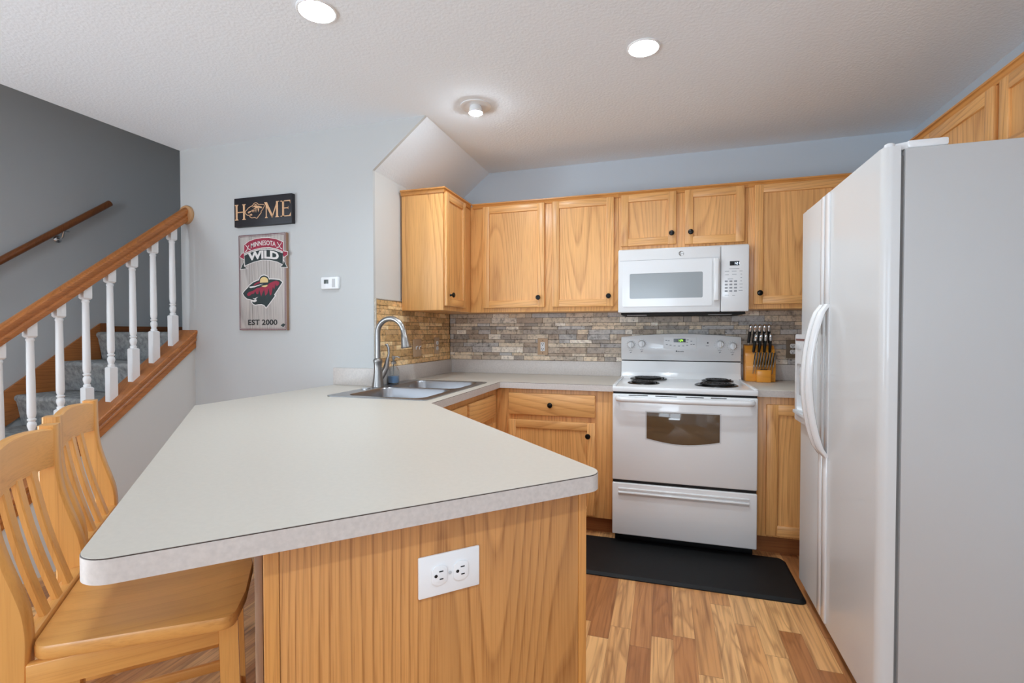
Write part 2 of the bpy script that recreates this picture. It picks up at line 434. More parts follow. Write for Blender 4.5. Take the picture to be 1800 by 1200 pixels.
PLX = Matrix(((0, 0, 1, 0), (1, 0, 0, 0), (0, 1, 0, 0), (0, 0, 0, 1)))      # polygon (Y,Z) extruded along X
PLY = Matrix(((1, 0, 0, 0), (0, 0, -1, 0), (0, 1, 0, 0), (0, 0, 0, 1)))     # polygon (X,Z) extruded along -Y


def rrect(x0, x1, y0, y1, r, n=5):
    out = []
    for cx, cy, a0 in ((x1-r, y1-r, 0), (x0+r, y1-r, PI/2), (x0+r, y0+r, PI), (x1-r, y0+r, 1.5*PI)):
        for i in range(n+1):
            a = a0+PI/2*i/n; out.append((cx+r*math.cos(a), cy+r*math.sin(a)))
    return out


def round_poly(pts, rad, n=8):
    """round the corners of a polygon that have a radius in rad (dict index -> r)"""
    out = []; m = len(pts)
    for i, p in enumerate(pts):
        if i not in rad: out.append(tuple(p)); continue
        P = Vector(p); A = (Vector(pts[i-1])-P).normalized(); B = (Vector(pts[(i+1) % m])-P).normalized()
        ang = A.angle(B); r = rad[i]; d = r/math.tan(ang/2)
        c = P+(A+B).normalized()*(r/math.sin(ang/2)); s = P+A*d; e = P+B*d
        a0 = math.atan2(s.y-c.y, s.x-c.x); a1 = math.atan2(e.y-c.y, e.x-c.x)
        da = (a1-a0+PI) % (2*PI)-PI
        for k in range(n+1):
            a = a0+da*k/n; out.append((c.x+r*math.cos(a), c.y+r*math.sin(a)))
    return out


def text_mb(mb, body, size, M, th=.0006, bold=0., sx=1.0, mat=0, bend=None, align='CENTER', shear=0):
    cu = bpy.data.curves.new('t', 'FONT'); cu.body = body; cu.size = size; cu.align_x = align; cu.offset = bold
    cu.extrude = th/2; cu.resolution_u = 3; cu.shear = shear
    o = bpy.data.objects.new('t', cu); C.objects.link(o)
    dg = bpy.context.evaluated_depsgraph_get(); me = bpy.data.meshes.new_from_object(o.evaluated_get(dg))
    vs = [(v.co.x*sx, v.co.y, v.co.z+th/2) for v in me.vertices]
    if bend: vs = [bend(*p) for p in vs]
    mb.add(vs, [list(p.vertices) for p in me.polygons], M, 0, mat)
    bpy.data.objects.remove(o); bpy.data.curves.remove(cu); bpy.data.meshes.remove(me)


def seg_digits(mb, s, x, y, h, M, th=.0006, mat=0):
    """seven segment figures"""
    SEG = {'0': 'abcdef', '1': 'bc', '2': 'abged', '3': 'abgcd', '4': 'fgbc', '5': 'afgcd', '9': 'abfgcd'}
    wd = h*.5; t = h*.13
    for ch in s:
        if ch == ':':
            for yy in (.3, .65): mb.box(x, x+t, y+h*yy, y+h*yy+t, 0, th, M=M, mat=mat)
            x += t*2.4; continue
        for g in SEG[ch]:
            if g in 'agd':
                yy = {'a': h-t, 'g': h/2-t/2, 'd': 0}[g]; mb.box(x, x+wd, y+yy, y+yy+t, 0, th, M=M, mat=mat)
            else:
                xx = x if g in 'ef' else x+wd-t; y0 = 0 if g in 'ec' else h/2
                mb.box(xx, xx+t, y+y0, y+y0+h/2, 0, th, M=M, mat=mat)
        x += wd+h*.2


# ------------------------------------------------------------------ main dimensions (metres, Z up)
YS = -1.0567            # face of the sign wall
XL = -2.45              # stairwell outer wall
XW = -1.476             # stair side end of the sign wall
XR = 3.0486             # right wall
H = 2.44; K = .914
YB = -7.0               # rear wall of the dining side

# ------------------------------------------------------------------ structure
struct('floor', MB().box(XL-.1, XR+.1, YB-.1, .1, -.1, 0), M_FLOOR)
CANS = [(.362, -1.985, .074), (1.530, -1.372, .070), (2.05, -3.55, .074)]
circ = lambda x, y, r: [(x+r*math.cos(2*PI*k/40), y-r*math.sin(2*PI*k/40)) for k in range(40)]
mb = MB().poly_holes([[(XW, YB-.1), (XR+.1, YB-.1), (XR+.1, .1), (XW, .1)]]+[circ(x, y, r*.90) for x, y, r in CANS], H, H+.28)
mb.box(XL-.1, XW, YB-.1, -3.6, H, H+.28)
struct('ceiling', mb, M_CEIL)
# soffit under the upper flight of stairs
mb = MB().prism([(0, 2.17), (.339, H), (0, H)], -YS-.02, 0, M=PLY)
struct('ceiling_soffit', mb, M_CEIL)
mb = MB().prism([(XW, 0), (0, 0), (0, 2.17), (.339, H), (XW, H)], -YS-.02, -YS, M=PLY)
mb.box(XW, -.1, YS+.0202, YS+.10, 0, H)
struct('wall_sign', mb, M_WALL_SIGN)
struct('wall_sink', MB().box(-.1, 0, YS+.0202, 0, 0, H), M_WALL_WARM)
struct('wall_range', MB().box(-.1, XR+.1, 0, .1, 0, H), M_WALL)
struct('wall_right', MB().box(XR, XR+.1, YB, 0, 0, H), M_WALL)
mb = MB().box(XL-.1, XL, -3.75, .1, 0, 5.0); mb.box(XL-.1, XL, YB, -6.25, 0, 5.0); mb.box(XL-.1, XL, -6.25, -3.75, 2.2, 5.0)
struct('wall_left', mb, M_STAIRWALL)
struct('wall_landing', MB().box(XL, -.1, 0, .1, 0, 5.0), M_STAIRWALL)
mb = MB().box(XW, XW+.1, -3.6, 0, H+.28, 5.0); mb.box(XL, XW+.1, -3.7, -3.6, H+.0, 5.0); mb.box(XL-.1, XW+.1, -3.7, .1, 5.0, 5.1)
struct('wall_stairwell', mb, M_STAIRWALL)
mb = MB().box(XL, -.1, YB-.1, YB, 0, H); mb.box(1.9, XR, YB-.1, YB, 0, H); mb.box(-.1, 1.9, YB-.1, YB, 0, .85); mb.box(-.1, 1.9, YB-.1, YB, 2.15, H)
struct('wall_rear', mb, M_WALL)
mb = MB()
for x in (-.1, .87, 1.84): mb.box(x, x+.06, YB-.08, YB-.02, .85, 2.15)
mb.box(-.1, 1.9, YB-.08, YB-.02, 2.09, 2.15); mb.box(-.1, 1.9, YB-.08, YB-.02, .85, .91)
struct('added_window', mb, M_WHITE)  # unseen window, added for light from behind the camera
mb = MB()
for y in (-6.25, -5.03, -3.81): mb.box(XL-.08, XL-.02, y, y+.06, 0, 2.2)
mb.box(XL-.08, XL-.02, -6.25, -3.75, 2.14, 2.2); mb.box(XL-.08, XL-.02, -6.25, -3.75, 0, .05)
struct('door_1', mb, M_WHITE)
# knee wall under the stair railing
SL = .82


def zc(y): return 1.250+SL*(y+1.05)          # top of the sloped cap


yk = -1.05-(1.250-.03)/SL
mb = MB().prism([(YS, 0), (YS, zc(YS)-.03), (yk, 0)], XW, -1.369, M=PLX)
struct('wall_stair', mb, M_WALL_WARM)
mb = MB()
mb.box(XR-.012, XR, YB, -2.1, 0, .09)
struct('baseboard_right', mb, M_STAIROAK)

# stairs -------------------------------------------------------------
RISE, RUN = .2052, .246
st = thing('staircase', 'straight carpeted flight with oak skirt board behind the white balusters', 'stairs', (-1.96, -1.5, 0))
NY = [-.975-RUN*i for i in range(6)]           # nosing lines from the landing down
for i, ny in enumerate(NY):
    zt = 1.231-RISE*i; ry = ny+.028; back = -.004 if i == 0 else NY[i-1]+.03
    prof = [(ry+.012, zt-RISE+.001), (ny+.012, zt-.045), (ny+.003, zt-.034), (ny, zt-.022), (ny+.004, zt-.009), (ny+.016, zt), (back, zt), (back, zt-RISE+.001)]
    m_ = MB().prism(prof, XL+.022, XW-.020, M=PLX, grain=0)
    obj('carpeted_step', m_, M_CARPET, st, angle=60)
mb = MB()
# sloped skirt board on the outer wall: top edge runs parallel to the noses, then a short plinth block
ys0, ys1 = -2.46, -.94
top = lambda y: 1.304+.78*(y+.931)
mb.prism([(ys0, max(top(ys0)-.34, 0)), (ys1, top(ys1)-.30), (ys1, top(ys1)), (ys0, top(ys0))], XL+.001, XL+.02, M=PLX, b=.003, grain=0)
obj('skirt_board', mb, M_STAIROAK, st)
mb = MB().box(XL+.001, XL+.020, -.938, -.002, 1.232, 1.275, b=.004, grain=1)
mb.box(XL+.001, XL+.026, -.938, -.86, 1.232, 1.298, b=.003, grain=2)
obj('landing_base_trim', mb, M_RAILOAK, st)  # darker oak than the skirt, shade of the landing put into the colour

# stair railing -------------------------------------------------------
rail = thing('stair_railing', 'oak handrail on white turned balusters along the stair knee wall', 'stair railing', (-1.425, -1.9, 0))


def shear(mb, prof, y0, y1, zf, grain=1):
    a = [(x, y0, zf(y0)+d) for x, d in prof]; b_ = [(x, y1, zf(y1)+d) for x, d in prof]; n = len(prof)
    fs = [(k, (k+1) % n, n+(k+1) % n, n+k) for k in range(n)]+[list(range(n))[::-1], [n+k for k in range(n)]]
    mb.add(a+b_, fs, None, grain); return mb


ye = -2.53
mb = MB()
shear(mb, [(-1.500, -.028), (-1.346, -.028), (-1.342, -.022), (-1.342, -.006), (-1.346, 0), (-1.500, 0)], ye, YS-.001, zc)
obj('sloped_cap', mb, M_STAIROAK, rail)
mb = MB()
shear(mb, [(-1.368, -.118), (-1.357, -.114), (-1.357, -.075), (-1.352, -.068), (-1.352, -.055), (-1.356, -.048), (-1.349, -.040), (-1.349, -.029), (-1.368, -.029)], ye, YS-.001, zc)
shear(mb, [(-1.494, -.21), (-1.477, -.21), (-1.477, -.029), (-1.494, -.029)], ye, YS-.001, zc)
obj('side_trim', mb, M_STAIROAK, rail)


def zr(y): return 2.040+SL*(y+1.092)           # top of the handrail


mb = MB(); cx = -1.420
prof = [(-.026, -.094), (.026, -.094), (.029, -.085), (.029, -.066), (.022, -.056), (.024, -.045), (.030, -.034), (.029, -.016), (.020, -.004), (.008, 0), (-.008, 0), (-.020, -.004), (-.029, -.016), (-.030, -.034), (-.024, -.045), (-.022, -.056), (-.029, -.066), (-.029, -.085)]
shear(mb, [(cx+a, d) for a, d in prof], -2.60, YS-.018, zr)
obj('handrail', mb, M_STAIROAK, rail)
mb = MB().lathe([(.062, 0), (.062, .010), (.058, .016), (.050, .018)], M=axis_to((cx, YS, 2.009), (0, -1, 0)), seg=36)
obj('rosette', mb, M_BRASSY, rail)


def baluster(y):
    z0 = zc(y); zt = zr(y)-.094; h = .021; x = cx-.004; m_ = MB()
    sq = [(-h, -h), (h, -h), (h, h), (-h, h)]
    lo = .183; t0 = z0+lo; t1 = z0+.665
    # square foot cut on the slope, square head cut on the slope
    vs = [(x+a, y+b_, z0+SL*b_-.004) for a, b_ in sq]+[(x+a, y+b_, t0-.006) for a, b_ in sq]+[(x+a*.72, y+b_*.72, t0) for a, b_ in sq]
    q = [(0, 3, 2, 1)]+[(k, (k+1) % 4, 4+(k+1) % 4, 4+k) for k in range(4)]+[(4+k, 4+(k+1) % 4, 8+(k+1) % 4, 8+k) for k in range(4)]+[(8, 9, 10, 11)]
    m_.add(vs, q)
    vs = [(x+a*.72, y+b_*.72, t1) for a, b_ in sq]+[(x+a, y+b_, t1+.008) for a, b_ in sq]+[(x+a, y+b_, zt+SL*b_+.002) for a, b_ in sq]
    m_.add(vs, q)
    T = Matrix.Translation((x, y, t0))
    Ln = t1-t0
    m_.lathe([(.016, -.001), (.0175, .006), (.0165, .012), (.0125, .016), (.0155, .026), (.019, .040), (.0175, .052), (.0125, .060), (.0180, .066), (.0185, .071), (.0130, .076), (.0165, .084),
              (.0185, .10), (.0175, .25), (.0155, Ln-.03), (.0150, Ln-.02), (.0175, Ln-.014), (.0175, Ln-.008), (.0145, Ln-.003), (.0150, Ln+.001)], M=T, seg=20)
    obj('baluster', m_, M_WHITE, rail, angle=32)


for i in range(11): baluster(-1.163-.1258*i)
mb = MB().box(cx-.045, cx+.045, -2.67, -2.58, 0, 1.02, b=.004); mb.box(cx-.055, cx+.055, -2.68, -2.57, 1.02, 1.05, b=.008)
obj('newel_post', mb, M_STAIROAK, rail)

hr = thing('wall_handrail', 'dark oak handrail on brackets fixed to the grey stairwell wall', 'handrail', (XL, -1.5, 1.7))
xh = XL+.065
zh = lambda y: 2.207+.80*(y+.885)
pts = [(xh, y, zh(y)) for y in (-2.6, -1.9, -1.2, -.89)]
mb = MB().tube(pts, .022, seg=18)
obj('rail', mb, M_RAILOAK, hr)
for yb in (-1.195, -2.2):
    z = zh(yb)-.026
    mb = MB().tube([(XL+.001, yb, z-.05), (XL+.03, yb, z-.055), (XL+.055, yb, z-.035), (xh, yb, z)], .007, seg=10)
    mb.lathe([(.026, 0), (.026, .004), (.018, .010), (.010, .012)], M=axis_to((XL, yb, z-.05), (1, 0, 0)), seg=20)
    mb.box(xh-.012, xh+.012, yb-.03, yb+.03, z-.002, z+.006, b=.002)
    obj('bracket', mb, M_CHROME, hr)

# ------------------------------------------------------------------ ceiling lights


def downlight(name, label, x, y, r, kind, lamp):
    t = thing(name, label, 'ceiling light', (x, y, H-.006), 'recessed ceiling lights')
    T = Matrix.Translation((x, y, H-.0001))
    if kind == 'flat':
        mb = MB().lathe([(r, 0), (r, -.003), (r*.95, -.006), (r*.88, -.005), (r*.84, .004), (r*.80, .040)], M=T, seg=48, caps=False)
        obj('trim_ring', mb, M_WHITE, t)
        mb = MB().lathe([(r*.81, .036), (r*.4, .033), (0.0001, .032)], M=T, seg=48)
        obj('lens', mb, M_LAMP[lamp], t)
    else:
        mb = MB().lathe([(r, 0), (r, -.004), (r*.94, -.006), (r*.72, -.004), (r*.5, -.001), (.0001, -.001)], M=T, seg=40, caps=False)
        obj('trim_ring', mb, M_WHITE, t)
        obj('socket_collar', MB().lathe([(.030, -.001), (.034, -.010), (.037, -.028), (.0376, -.0365), (.0358, -.037), (.0352, -.033)], M=T, seg=32, caps=False), M_PLASTIC, t)
        obj('bulb', MB().lathe([(.0352, -.0335), (.032, -.0395), (.024, -.0435), (.012, -.0455), (.0001, -.046)], M=T, seg=32), M_LAMP[lamp], t)
    return t


downlight('recessed_light', 'bright recessed ceiling light above the peninsula, cut by the top of the photo', .362, -1.985, .074, 'flat', 'can_a')
downlight('recessed_light', 'bright recessed ceiling light above the floor in front of the range', 1.530, -1.372, .070, 'flat', 'can_b')
downlight('recessed_light', 'small recessed ceiling light with a bare bulb next to the sloped soffit', .648, -1.075, .083, 'bulb', 'can_c')
downlight('recessed_light', 'recessed ceiling light over the dining side in front of the refrigerator', 2.05, -3.55, .074, 'flat', 'can_d')

# ------------------------------------------------------------------ tile backsplashes
ROWS = [.026, .024, .040, .033, .022, .044, .030, .026, .040, .033]


def tiles(mb, u0, u1, v0, v1, M, palette, rg, keep=None):
    v = v0; i = 3
    while v < v1-.004:
        h = min(ROWS[i % len(ROWS)], v1-v); i += 1
        if v1-v-h < .012: h = v1-v
        u = u0-rg.uniform(0, .1)
        while u < u1:
            w_ = rg.choice((.05, .08, .1, .13, .16, .2)); a, b_ = max(u, u0), min(u+w_, u1)
            if b_-a > .004:
                c = rg.choice(palette); k = rg.uniform(.9, 1.1)
                mb.box(a+.0008, b_-.0008, v+.0008, v+h-.0008, .002, .009+rg.uniform(0, .004), b=.0012, M=M, mat=1, seg=1, tint=tuple(x*k*1.22 for x in lin(*c)))
            u += w_
        v += h


P_BACK = [(178, 164, 148), (164, 152, 140), (190, 176, 158), (150, 140, 130), (200, 186, 166), (172, 166, 162), (206, 188, 164), (166, 148, 130), (184, 168, 150), (222, 212, 198), (176, 172, 168)]
P_SINK = [(212, 172, 120), (196, 158, 108), (220, 184, 132), (184, 146, 98), (206, 168, 120), (228, 198, 152), (190, 154, 110)]  # same tile, warm light on the sink wall put into the colours
rg = random.Random(21)
mb = MB().box(0, XR, -.003, -.0005, 1.0, 1.37)
tiles(mb, .012, 2.9, 1.016, 1.366, frame((0, 0, 0), (1, 0, 0), (0, -1, 0)), P_BACK, rg)
struct('wall_range_tile', mb, [M_GROUT, M_TILE])
mb = MB().box(.0005, .003, -1.046, -.012, 1.0, 1.425)
tiles(mb, -1.046, -.013, 1.016, 1.421, frame((0, 0, 0), (0, 1, 0), (1, 0, 0)), P_SINK, rg)
mb.box(.0006, .014, -1.0555, -1.046, 1.016, 1.428, b=.002, mat=2); mb.box(.0006, .014, -1.046, -.76, 1.421, 1.428, b=.002, mat=2)
struct('wall_sink_tile', mb, [M_GROUT, M_TILE, plain('stone_edge_trim', (176, 166, 152), .5, vary=(70, .25))])

# ------------------------------------------------------------------ worktops
ctop = thing('countertop', 'cream laminate countertop running from the range past the sink to the angled peninsula', 'countertop', (.6, -1.6, K))
LF, RF = (.841, -3.101), (1.4934, -2.4484)
outer = [(1.3345, -.0145), (.0145, -.0145), (.0145, YS-.0012), (-.269, YS-.0012), (-.314, -1.946), LF, RF, (.632, -1.587), (.632, -.626), (1.3345, -.626)]
rad = {5: .045, 6: .045}
op = round_poly(outer, rad, 10)
hole = rrect(.05, .56, -1.515, -.715, .03)
mb = MB().poly_holes([op, hole[::-1]], .878, K)
obj('worktop', mb, M_LAM, ctop)
# laminate band on the exposed edges and the dark seam line just under the top face


def band(mb, pts, z0, z1, off, th):
    vs = []; fs = []; n = len(pts)
    for i, p in enumerate(pts):
        P = Vector(p); a = Vector(pts[max(i-1, 0)]); b_ = Vector(pts[min(i+1, n-1)])
        d = (b_-a).normalized(); nn = Vector((d.y, -d.x))
        o = P+nn*off; q = P+nn*(off+th)
        vs += [(o.x, o.y, z0), (q.x, q.y, z0), (q.x, q.y, z1), (o.x, o.y, z1)]
    for i in range(n-1):
        for k in range(4): fs.append((i*4+k, i*4+(k+1) % 4, (i+1)*4+(k+1) % 4, (i+1)*4+k))
    fs += [(0, 1, 2, 3), tuple((n-1)*4+k for k in (3, 2, 1, 0))]
    mb.add(vs, fs, None, 0)


i0 = op.index((-.269, YS-.0012)); edge = op[i0:]
edge_r = edge[:]
mb = MB(); band(mb, edge, .876, .9115, 0, .0012); obj('edge_band', mb, M_LAMEDGE, ctop)
mb = MB(); band(mb, edge, .9115, .9130, 0, .0006); obj('edge_seam', mb, M_LAMLINE, ctop)
mb = MB()
mb.box(.021, 1.3345, -.034, -.0145, K+.0003, 1.016, b=.002, grain=0)
mb.box(.0145, .034, YS+.018, -.0145, K+.0003, 1.016, b=.002, grain=1)
mb.box(-.269, .034, YS-.0195, YS-.0006, K+.0003, 1.016, b=.002, grain=0)
obj('backsplash_lip', mb, M_LAMEDGE, ctop)

ct2 = thing('countertop', 'short cream countertop between the range and the refrigerator, under the knife block', 'countertop', (2.5, -.3, K))
mb = MB().box(2.1035, 3.04, -.626, -.0145, .878, K, b=.001, grain=0); obj('worktop', mb, M_LAM, ct2)
mb = MB().box(2.1035, 3.04, -.6275, -.626, .876, .9115, grain=0); obj('edge_band', mb, M_LAMEDGE, ct2)
mb = MB().box(2.1035, 3.04, -.034, -.0145, K+.0003, 1.016, b=.002, grain=0); obj('backsplash_lip', mb, M_LAMEDGE, ct2)

# ------------------------------------------------------------------ cabinets


def knob(parent, P, n):
    mb = MB().lathe([(.0085, 0), (.0065, .003), (.0055, .012), (.010, .016), (.0155, .020), (.0165, .025), (.013, .030), (.0001, .0325)], M=axis_to(P, n), seg=22)
    return obj('knob', mb, M_KNOB, parent)


def door(parent, O, U, Nn, w_, h, kn=None, stl=.05, t=.020, name='door'):
    M = frame(O, U, Nn); mb = MB(); b = .005
    mb.box(0, stl, 0, h, .0004, t, b=b, M=M, grain=1); mb.box(w_-stl, w_, 0, h, .0004, t, b=b, M=M, grain=1)
    mb.box(stl-.004, w_-stl+.004, 0, stl, .0008, t-.0004, b=b, M=M, grain=0); mb.box(stl-.004, w_-stl+.004, h-stl, h, .0008, t-.0004, b=b, M=M, grain=0)
    d = obj(name, mb, M_OAK, parent)
    pm = MB().box(stl-.003, w_-stl+.003, stl-.003, h-stl+.003, .002, .010, M=M, grain=1)
    obj('panel', pm, M_OAK, d)
    if kn: knob(d, M @ Vector((kn[0], kn[1], t)), Nn)
    return d


def drawer(parent, O, U, Nn, w_, h, kn=True, t=.020):
    M = frame(O, U, Nn); mb = MB().box(0, w_, 0, h, .0004, t, b=.007, M=M, grain=0)
    d = obj('drawer', mb, M_OAK, parent)
    if kn: knob(d, M @ Vector((w_/2, h/2, t)), Nn)
    return d


FX = ((1, 0, 0), (0, -1, 0))       # faces the camera side (-Y)
FP = ((0, 1, 0), (1, 0, 0))        # faces +X
FM = ((0, -1, 0), (-1, 0, 0))      # faces -X
ZB, ZT = 1.3655, 2.112             # upper cabinets
G_UP = 'oak wall cabinets'


def crown(mb, pts, z0=ZT-.018):
    """small moulding along pts (outer side to the right of travel)"""
    prof = [(0, 0), (.006, .001), (.010, .012), (.016, .022), (.020, .024), (.020, .032), (0, .032)]
    n = len(pts); path = []
    for i, p in enumerate(pts):
        P = Vector(p); a = Vector(pts[max(i-1, 0)]); b_ = Vector(pts[min(i+1, n-1)])
        d1 = (P-a).normalized() if i else None; d2 = (b_-P).normalized() if i < n-1 else None
        ns = [Vector((d.y, -d.x)) for d in (d1, d2) if d is not None]
        nn = ns[0] if len(ns) == 1 else (ns[0]+ns[1])/(1+ns[0].dot(ns[1]))
        path.append(((P.x, P.y, z0), (nn.x, nn.y, 0), (0, 0, 1)))
    mb.sweep(prof, path, grain=0 if abs(pts[0][0]-pts[-1][0]) > abs(pts[0][1]-pts[-1][1]) else 1)


# wall cabinet on the sink wall (its plain side panel faces the camera)
c = thing('wall_cabinet', 'oak wall cabinet on the sink wall, its plain side panel facing the room', 'cabinet', (.15, -.5, ZB), G_UP)
mb = MB().box(.0145, .3045, -.757, -.020, ZB, ZT, b=.002); obj('body', mb, M_OAK, c)
door(c, (.305, -.748, 1.392), *FP, .318, .712, kn=(.050, .070))
mb = MB(); crown(mb, [(.0145, -.757), (.3055, -.757), (.3055, -.326)]); obj('crown_moulding', mb, M_OAK_EDGE, c)
# long wall cabinet left of the microwave
c = thing('wall_cabinet', 'oak wall cabinet with two tall doors left of the microwave', 'cabinet', (.8, -.15, ZB), G_UP)
mb = MB().box(.3062, 1.3365, -.3045, -.0145, ZB, ZT, b=.002); obj('body', mb, M_OAK, c)
door(c, (.404, -.305, 1.3945), *FX, .444, .706, kn=(.405, .066))
door(c, (.900, -.305, 1.3945), *FX, .409, .706, kn=(.377, .066))
mb = MB(); crown(mb, [(.3262, -.3055), (1.3365, -.3055)]); obj('crown_moulding', mb, M_OAK_EDGE, c)
# over the microwave
c = thing('wall_cabinet', 'short oak wall cabinet with two small doors above the microwave', 'cabinet', (1.72, -.15, 1.75), G_UP)
mb = MB().box(1.3372, 2.1003, -.3045, -.0145, 1.752, ZT, b=.002); obj('body', mb, M_OAK, c)
door(c, (1.351, -.305, 1.776), *FX, .340, .330, kn=(.312, .066))
door(c, (1.740, -.305, 1.770), *FX, .340, .336, kn=(.035, .072))
mb = MB(); crown(mb, [(1.3372, -.3055), (2.1003, -.3055)]); obj('crown_moulding', mb, M_OAK_EDGE, c)
# right of the microwave
c = thing('wall_cabinet', 'tall oak wall cabinet right of the microwave, partly behind the refrigerator', 'cabinet', (2.5, -.15, ZB), G_UP)
mb = MB().box(2.1010, 3.046, -.3045, -.0145, ZB, ZT, b=.002); obj('body', mb, M_OAK, c)
door(c, (2.133, -.305, 1.3925), *FX, .52, .710, kn=(.030, .066))
mb = MB(); crown(mb, [(2.1010, -.3055), (3.046, -.3055)]); obj('crown_moulding', mb, M_OAK_EDGE, c)
# over the refrigerator
XF = 2.735
c = thing('wall_cabinet', 'oak cabinet hung above the refrigerator on the right wall', 'cabinet', (2.9, -1.4, 1.8), G_UP)
mb = MB().box(XF+.0005, 3.046, -2.0, -.50, 1.815, ZT, b=.002); obj('body', mb, M_OAK, c)
door(c, (XF, -.92, 1.83), *FM, .485, .262)
door(c, (XF, -1.435, 1.83), *FM, .485, .262)
mb = MB(); crown(mb, [(3.04, -.4995), (XF, -.4995), (XF, -2.0)][::1]); obj('crown_moulding', mb, M_OAK_EDGE, c)

# base cabinets
G_B = 'oak base cabinets'
yf = -.595
c = thing('base_cabinet', 'oak base cabinet with one drawer over a door, left of the range', 'cabinet', (1.0, -.3, 0), G_B)
mb = MB().box(.6005, 1.3345, yf+.0005, -.02, .105, .877, b=.001); obj('body', mb, M_OAK, c)
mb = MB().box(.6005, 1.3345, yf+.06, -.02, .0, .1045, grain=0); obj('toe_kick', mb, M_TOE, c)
drawer(c, (.683, yf, .711), *FX, .546, .137)
door(c, (.683, yf, .119), *FX, .546, .560, kn=(.505, .484))
c = thing('base_cabinet', 'narrow oak base cabinet between the range and the refrigerator', 'cabinet', (2.5, -.3, 0), G_B)
mb = MB().box(2.1035, 3.04, yf+.0005, -.02, .105, .8755, b=.001); obj('body', mb, M_OAK, c)
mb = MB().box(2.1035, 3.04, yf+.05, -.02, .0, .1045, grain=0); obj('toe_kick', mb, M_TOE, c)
door(c, (2.156, yf, .118), *FX, .50, .716, stl=.058)
c = thing('base_cabinet', 'oak sink base cabinet under the counter edge beside the sink', 'cabinet', (.3, -1.1, 0), G_B)
mb = MB().box(.004, .5993, -1.598, -.02, .105, .70); mb.box(.565, .5993, -1.598, -.5955, .70, .877)
obj('body', mb, M_OAK, c)
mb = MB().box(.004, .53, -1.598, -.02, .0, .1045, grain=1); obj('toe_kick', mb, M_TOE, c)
door(c, (.5996, -1.56, .119), *FP, .43, .545); door(c, (.5996, -1.10, .119), *FP, .43, .545)
drawer(c, (.5996, -1.56, .700), *FP, .43, .137, kn=False); drawer(c, (.5996, -1.10, .700), *FP, .43, .137, kn=False)
# peninsula: footprint at 45 degrees
c = thing('peninsula_cabinet', 'oak peninsula base with a wide grained end panel facing the camera', 'cabinet', (.6, -2.0, 0), G_B)
kx = 3.887
Af, Bf = ((kx-1.928)/2, (-1.928-kx)/2), ((kx-.990)/2, (-.990-kx)/2)     # x-y=kx ; x+y=-1.928 / -.990
foot = [Af, Bf, (.605, -1.600), (-.20, -1.600), (-.20, -1.728)]
ins = .012/R2
foot_in = [(Af[0]-ins, Af[1]+ins), (Bf[0]-ins, Bf[1]+ins)]+foot[2:]
mb = MB().prism(foot_in, .105, .8775, grain=2); obj('body', mb, M_OAK_EDGE, c)
mb = MB().prism([(Af[0]-.02, Af[1]+.02), (Bf[0]-.08, Bf[1]+.02), (.53, -1.62), (-.18, -1.62), (-.18, -1.72)], 0, .1045, grain=0); obj('toe_kick', mb, M_TOE, c)
W_ = (Vector(Bf)-Vector(Af)).length
Mf = frame((Af[0], Af[1], 0), (1/R2, 1/R2, 0), (1/R2, -1/R2, 0))
mb = MB().box(.0245, W_-.0225, .002, .8755, -.0119, 0, b=.001, M=Mf, grain=1); obj('end_panel', mb, M_OAK_PANEL, c)
mb = MB().box(0.0, .0238, .002, .8755, -.0119, .001, b=.0015, M=Mf, grain=1); obj('edge_stile', mb, M_OAK_EDGE, c)
mb = MB().box(W_-.0215, W_, .002, .8755, -.0119, .001, b=.0015, M=Mf, grain=1)
obj('edge_stile', mb, M_OAK_EDGE, c)

Mb = frame((Af[0], Af[1], 0), (1/R2, 1/R2, 0), (1/R2, -1/R2, 0))
mb = MB().box(-.013, -.0008, .002, .876, -1.60, -.030, b=.001, M=Mb, grain=1); obj('back_panel', mb, M_BACKOAK, c)

# ------------------------------------------------------------------ outlets and switches


def duplex(parent, M, sc=1.0, vertical=True, mats=M_PLASTIC):
    """receptacle faces on plate plane; local u right, v up"""
    Q = M if vertical else M @ Matrix.Rotation(-PI/2, 4, 'Z')
    for s in (-1, 1):
        mb = MB(); cy = s*.0195*sc
        pts = []
        for k in range(28):
            a = 2*PI*k/28; x = .0172*sc*math.cos(a); y = .0172*sc*math.sin(a); y = max(-.0138*sc, min(.0138*sc, y)); pts.append((x, cy+y))
        mb.prism(pts, .0, .0032, M=Q, b=.0010)
        r = obj('receptacle', mb, mats, parent)
        sl = MB()
        sl.box(-.0075*sc, -.0055*sc, cy-.001*sc, cy+.0065*sc, .0028, .0035, M=Q); sl.box(.0055*sc, .0075*sc, cy+.0*sc, cy+.0065*sc, .0028, .0035, M=Q)
        sl.prism([(.0028*sc*math.cos(a), cy-.0065*sc+.0030*sc*math.sin(a)) for a in [2*PI*k/12 for k in range(12)]], .0028, .0035, M=Q)
        obj('slots', sl, M_GAP, r)
    mb = MB().lathe([(.0028*sc, 0), (.0028*sc, .0016), (.0015*sc, .0020)], M=Q, seg=14); obj('screw', mb, M_GREYPL, parent)


